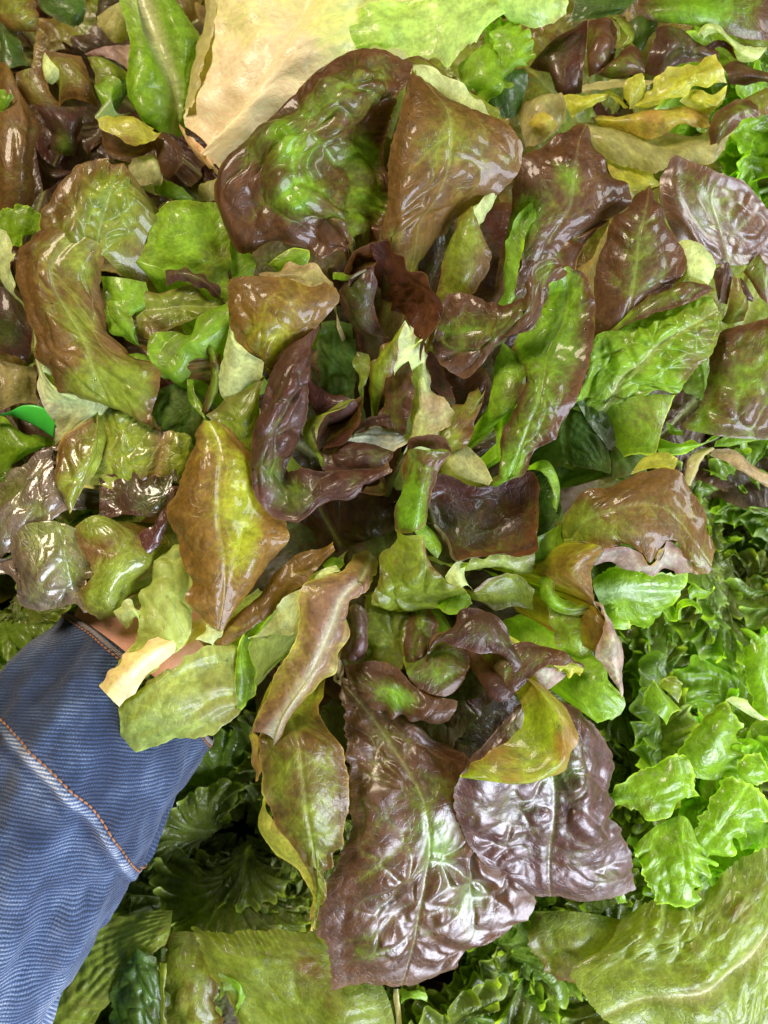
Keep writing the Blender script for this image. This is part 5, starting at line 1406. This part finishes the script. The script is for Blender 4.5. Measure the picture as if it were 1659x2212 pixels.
leaf(L_, """1140,490,-4.8 1200,350,-4.4 1300,170,-4.4 1370,50,-4.6
1200,520,-4.4 1300,380,-3.7 1400,220,-3.6 1480,80,-4
1260,560,-4.6 1400,480,-3.8 1500,330,-3.6 1600,140,-3.9
1300,560,-4.8 1440,545,-4.4 1490,420,-4 1560,370,-3.9 1720,320,-4""", 'grn', red=.05, bl=1.4, cell=12, und=2.5, ruf=3, rk=3, tooth=1.6, rim=.8, mat=M_FRILL, mid=1, midc=(.35, .5, .12))
leaf(L_, """790,510,-5 830,640,-4.7 900,800,-4.7 950,905,-4.9
960,360,-4.6 1000,500,-4.3 1010,650,-4.2 1020,780,-4.4 1000,880,-4.8
1110,310,-4.3 1100,430,-3.9 1100,560,-3.7 1130,700,-3.9 1120,905,-4.6
1200,510,-4.4 1270,570,-4.1 1312,620,-4 1240,690,-4.1 1200,850,-4.6""", 'grn', red=.0, bl=1.4, cell=11, und=2.5, ruf=3.5, rk=4, tooth=1.6, rim=.8, mat=M_FRILL)
leaf(L_, """1450,30,-4 1480,-60,-3.8 1600,-100,-4
1480,60,-3.8 1570,0,-3.4 1650,-20,-3.6
1560,100,-4 1620,100,-3.8 1680,60,-3.9""", 'grn', red=.0, bl=.8, tooth=1.4, rim=1, mat=M_FRILL)
leaf(L_, """610,790,-5 650,820,-4.8 690,880,-5
690,750,-4.8 720,800,-4.6 745,860,-4.9""", 'grn', red=0, bl=.6, tooth=1, mat=M_FRILL)
head_at("frilly_lettuce", "frilly green lettuce right of centre below the white-edged bronze leaf", 1420, 1330, -11)
leaf(I, """520,430,-3.4 680,350,-3.2 850,400,-3 1130,395,-3.2
530,520,-3.2 700,480,-2.7 900,480,-2.8 1120,480,-3.2
600,660,-3.8 720,600,-3.4 880,640,-3.6 1040,600,-3.8
640,760,-4.8 760,740,-4.6 880,760,-4.8 920,610,-4.2""", 'grn', red=.0, bl=1, cell=12, und=2, tooth=1.4, rim=.6, mat=M_FRILL, mid=2, um=.33, midc=(.4, .55, .3))
leaf(I, """920,605,-4.2 985,650,-4 1010,705,-3.9 1085,715,-3.9 1100,640,-4 1160,612,-4 1225,645,-4.1
960,575,-4.8 1020,610,-5 1050,660,-5.2 1075,665,-5.2 1085,600,-5.2 1150,575,-5.2 1205,600,-5""", 'grn', red=.0, bl=.4, rim=1, mat=M_FRILL)
leaf(I, """1140,500,-4.2 1165,470,-4 1220,500,-3.9 1300,520,-4 1310,490,-4.1
1150,620,-4.6 1180,560,-4.6 1230,560,-4.6 1290,530,-4.4 1305,510,-4.3""", 'grn', red=.0, bl=.4, rim=1, mat=M_FRILL)
leaf(I, """600,640,-3.4 660,740,-3.2 760,750,-3.2
680,620,-3.2 700,680,-3 755,700,-3""", 'grn', red=.0, bl=.4, rim=1, mat=M_FRILL)
leaf(I, """850,1250,-4.4 870,1150,-4.2 920,1090,-4.2
930,1300,-4 960,1230,-3.8 930,1110,-4
1000,1380,-4.6 1060,1290,-4.3 1100,1290,-4.6""", 'grn', red=.0, bl=.8, rim=1, tooth=1, mat=M_FRILL)
leaf(I, """940,1130,-4.8 980,1080,-4.5 1060,1060,-4.5
1000,1160,-4.6 1060,1120,-4.2 1100,1110,-4.4
1080,1240,-4.8 1110,1180,-4.6 1100,1120,-4.6""", 'oli', red=.0, bl=.8, rim=1, tooth=1, mat=M_FRILL)

# ------------------------------------------------------------------ leaf kinds that are repeated: fans grown from a base at the origin
def fan_sheet(L_len, spread, bend, cup, nu=250, nv=84):
    u = np.linspace(-1, 1, nu)[:, None] * np.ones((1, nv)); v = np.linspace(0.01, 1, nv)[None, :] * np.ones((nu, 1))
    th = u * spread * (.55 + .45 * v)
    r = L_len * v * (1 - .10 * np.abs(u) ** 2)
    x = r * np.sin(th); d = r * np.cos(th)
    a = bend * v                                   # the blade bows backwards
    y = d * np.cos(a * .5); z = -d * np.sin(a * .5) + cup * L_len * (u * v) ** 2
    return np.stack([x, y, z], -1)

FAN = {}
def fans(kind, n, st, L_len, spread, bend, cup, **kw):
    FAN[kind] = [finish(fan_sheet(L_len * (1 + .12 * (k % 3 - 1)), spread, bend, cup), st=st, fan=True, mesh_only=True, um=.5, **kw) for k in range(n)]

fr = dict(red=.0, edge=.0, bl=1.6, cell=11, und=2, rk=17, tooth=2.2, rim=.6, mid=1.2, midc=(.40, .48, .18), mat=M_FRILL, fe=1.9)
fans('frill', 4, 'frl', .085, .95, .7, .10, ruf=8.5, **{**fr, 'rk': 18, 'tooth': 1.4})
fans('bright', 3, 'grn', .088, .95, .8, .10, ruf=7, **{**fr, 'rk': 15, 'tooth': 1.1})
fans('dull', 4, 'fro', .080, 1.0, .7, .10, ruf=7.5, **{**fr, 'rk': 21, 'rim': .9})
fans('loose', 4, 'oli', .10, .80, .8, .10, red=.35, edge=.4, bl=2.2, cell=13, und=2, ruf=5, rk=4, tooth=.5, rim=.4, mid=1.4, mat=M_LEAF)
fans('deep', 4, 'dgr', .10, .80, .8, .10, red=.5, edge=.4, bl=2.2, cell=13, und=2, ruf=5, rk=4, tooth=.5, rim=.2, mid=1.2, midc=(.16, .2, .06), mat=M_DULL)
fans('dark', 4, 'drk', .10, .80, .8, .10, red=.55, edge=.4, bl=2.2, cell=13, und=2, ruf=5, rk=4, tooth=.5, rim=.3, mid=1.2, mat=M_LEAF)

def rosette(parent, px, py, h, kinds, n, seed, tilt=(38, 86), size=1.0, turn=0.):
    r = random.Random(seed)
    loc = Vector(place(px, py, h))
    for k in range(n):
        f = k / max(1, n - 1)
        m = r.choice(FAN[r.choice(kinds)])
        o = bpy.data.objects.new("leaf", m); COL.objects.link(o); o.parent = parent
        o.matrix_parent_inverse = Matrix.Translation(parent.location).inverted()
        tl = math.radians(tilt[0] + (tilt[1] - tilt[0]) * f ** .8 + r.uniform(-7, 7))
        az = turn + k * 2.39996 + r.uniform(-.25, .25)
        s = size * (1.08 - .3 * f) * r.uniform(.9, 1.1)
        o.matrix_local = Matrix.Identity(4)
        o.rotation_mode = 'XYZ'
        R = Matrix.Rotation(az, 4, 'Z') @ Matrix.Rotation(tl, 4, 'X')
        o.matrix_basis = Matrix.Translation(loc + Vector((math.sin(-az) * .004, math.cos(az) * .004, .004 * k / n))) @ R @ Matrix.Scale(s, 4)

def frill_field(parent, px, py, h, kinds, n, seed, radius, size=1.0):
    """a tightly curled head: short upright leaves nested over its whole width"""
    r = random.Random(seed)
    loc = Vector(place(px, py, h))
    for k in range(n):
        f = math.sqrt((k + .5) / n); a = k * 2.39996 + r.uniform(-.3, .3)
        m = r.choice(FAN[r.choice(kinds)])
        o = bpy.data.objects.new("leaf", m); COL.objects.link(o); o.parent = parent
        o.matrix_parent_inverse = Matrix.Translation(parent.location).inverted()
        tl = math.radians(78 - 30 * f + r.uniform(-22, 14))
        R = Matrix.Rotation(a - math.pi / 2 + r.uniform(-1.5, 1.5), 4, 'Z') @ Matrix.Rotation(tl, 4, 'X') @ Matrix.Rotation(r.uniform(-.25, .25), 4, 'Y')
        off = Vector((math.cos(a), math.sin(a), 0)) * radius * f * .8 + Vector((0, 0, .015 * (1 - f) + r.uniform(-.012, .012)))
        o.matrix_basis = Matrix.Translation(loc + off) @ R @ Matrix.Scale(size * r.uniform(.72, 1.02), 4)

HEADS = [
    (1560, 1180, -15, ['dull', 'frill'], 22, 1, "frilly green lettuce at the right edge below the pale leaf stalk"),
    (1480, 1480, -15.5, ['dull', 'dull', 'frill'], 24, 2, "frilly green lettuce in the middle of the right side, dim between the bright leaves"),
    (1640, 1700, -14, ['bright'], 16, 14, "bright frilly green lettuce against the right edge above the broad olive leaf"),
    (1290, 1560, -17, ['dull'], 16, 3, "frilly green lettuce mostly hidden under the right of the held lettuce"),
    (520, 1790, -15, ['dull', 'dull', 'frill'], 26, 4, "dark green frilly lettuce in the shade right of the denim sleeve"),
    (1080, 2130, -15, ['dull', 'frill'], 20, 5, "frilly green lettuce at the bottom, between the hanging red tip and the broad olive leaf"),
    (20, 1310, -14, ['frill', 'dull'], 18, 6, "frilly green lettuce at the left edge above the denim sleeve"),
    (1680, 340, -14, ['bright', 'frill'], 16, 7, "frilly green lettuce at the right edge under the yellowing lettuce"),
    (1320, 1960, -16, ['dull', 'frill'], 16, 8, "frilly green lettuce hidden beneath the lavender-shining leaf"),
    (250, 2150, -17, ['dull'], 16, 9, "dull green frilly lettuce under the ribbed leaves at the bottom left"),
]
for (px, py, h, kinds, n, seed, label) in HEADS:
    t = head_at("frilly_lettuce", label, px, py, h, "frilly green lettuces on the bed")
    if seed in (1, 2, 3, 4, 5, 8, 6):
        frill_field(t, px, py, h, kinds, n + 26, seed, .09, .85)
    else:
        rosette(t, px, py, h, kinds, n, seed)
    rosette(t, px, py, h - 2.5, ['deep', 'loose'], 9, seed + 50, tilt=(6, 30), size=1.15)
# darker loose leaves of the other heads deeper down
def by_label(part):
    return [o for o in COL.objects if part in o.get('label', '')][0]
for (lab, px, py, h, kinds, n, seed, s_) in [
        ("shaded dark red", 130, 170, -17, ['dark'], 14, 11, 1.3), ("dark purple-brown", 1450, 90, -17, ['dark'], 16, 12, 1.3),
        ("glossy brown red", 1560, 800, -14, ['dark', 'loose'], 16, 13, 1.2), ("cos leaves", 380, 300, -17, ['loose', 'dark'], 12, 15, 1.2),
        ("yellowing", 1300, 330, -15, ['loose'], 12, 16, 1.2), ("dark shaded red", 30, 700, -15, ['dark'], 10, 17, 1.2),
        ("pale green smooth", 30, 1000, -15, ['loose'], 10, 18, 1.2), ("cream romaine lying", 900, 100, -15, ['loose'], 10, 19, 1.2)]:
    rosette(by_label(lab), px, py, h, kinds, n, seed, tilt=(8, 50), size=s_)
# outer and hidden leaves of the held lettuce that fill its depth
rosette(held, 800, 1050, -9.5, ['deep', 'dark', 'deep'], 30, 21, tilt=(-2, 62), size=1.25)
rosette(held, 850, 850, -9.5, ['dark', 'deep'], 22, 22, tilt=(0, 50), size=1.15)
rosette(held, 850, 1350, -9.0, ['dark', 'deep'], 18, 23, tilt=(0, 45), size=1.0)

# bright green plastic strip at the left edge
M_PLASTIC = plain("green_plastic", (.07, .60, .06), .35)
o_rail = [parse("-80,1040,-3.6 60,1035,-3.4 150,1065,-3.3 260,1120,-3.3 345,1178,-3.4", D_), parse("-80,1030,-3.2 60,1010,-3 150,968,-2.9 290,988,-2.9 362,1070,-3.1", D_)]
P = sheet(o_rail, .002)
n_ = normals(P)
top = add("green_strip", grid_mesh("green_strip", np.concatenate([P, (P - n_ * np.sign(n_[..., 2:3]) * .0015)[::-1]], 0), {'st': P}, M_PLASTIC, close_u=True)) if False else None
Pc = np.concatenate([P, (P - np.array([0, 0, .0016]))[::-1]], 0)
tag(add("plastic_strip", grid_mesh("plastic_strip", Pc, {'st': Pc}, M_PLASTIC, close_u=True)), "flat bright green plastic strip showing between leaves at the left edge", "plastic strip")
# ------------------------------------------------------------------ beads of water on the held lettuce
rw = random.Random(12)
bm = bmesh.new()
cand = [o for o in COL.objects if o.parent == held and o.type == 'MESH' and len(o.data.vertices) > 3500 and o.data.users == 1]
for o in cand:
    vs = o.data.vertices
    for k in range(max(2, len(vs) // 1500)):
        v_ = vs[rw.randrange(len(vs))]
        if v_.normal.z < .45 or v_.co.z < -.035:
            continue
        r_ = rw.choice((.0003, .0004, .0005, .0007))
        q = v_.normal.to_track_quat('Z', 'Y').to_matrix().to_4x4()
        bmesh.ops.create_icosphere(bm, subdivisions=2, radius=r_, matrix=Matrix.Translation(v_.co) @ q @ Matrix.Diagonal((1, rw.uniform(.8, 1.5), 0.5, 1)))
for f in bm.faces: f.smooth = True
me = bpy.data.meshes.new("water_drops"); bm.to_mesh(me); bm.free()
m, nt, N, L = nodes_of("water")
out = N.new('ShaderNodeOutputMaterial'); pr = N.new('ShaderNodeBsdfPrincipled')
pr.inputs['Base Color'].default_value = (1, 1, 1, 1); pr.inputs['Roughness'].default_value = .02
pr.inputs['Transmission Weight'].default_value = 1; pr.inputs['IOR'].default_value = 1.33
L.new(pr.outputs[0], out.inputs['Surface'])
me.materials.append(m)
o = add("water_drops", me, held); o['kind'] = 'stuff'
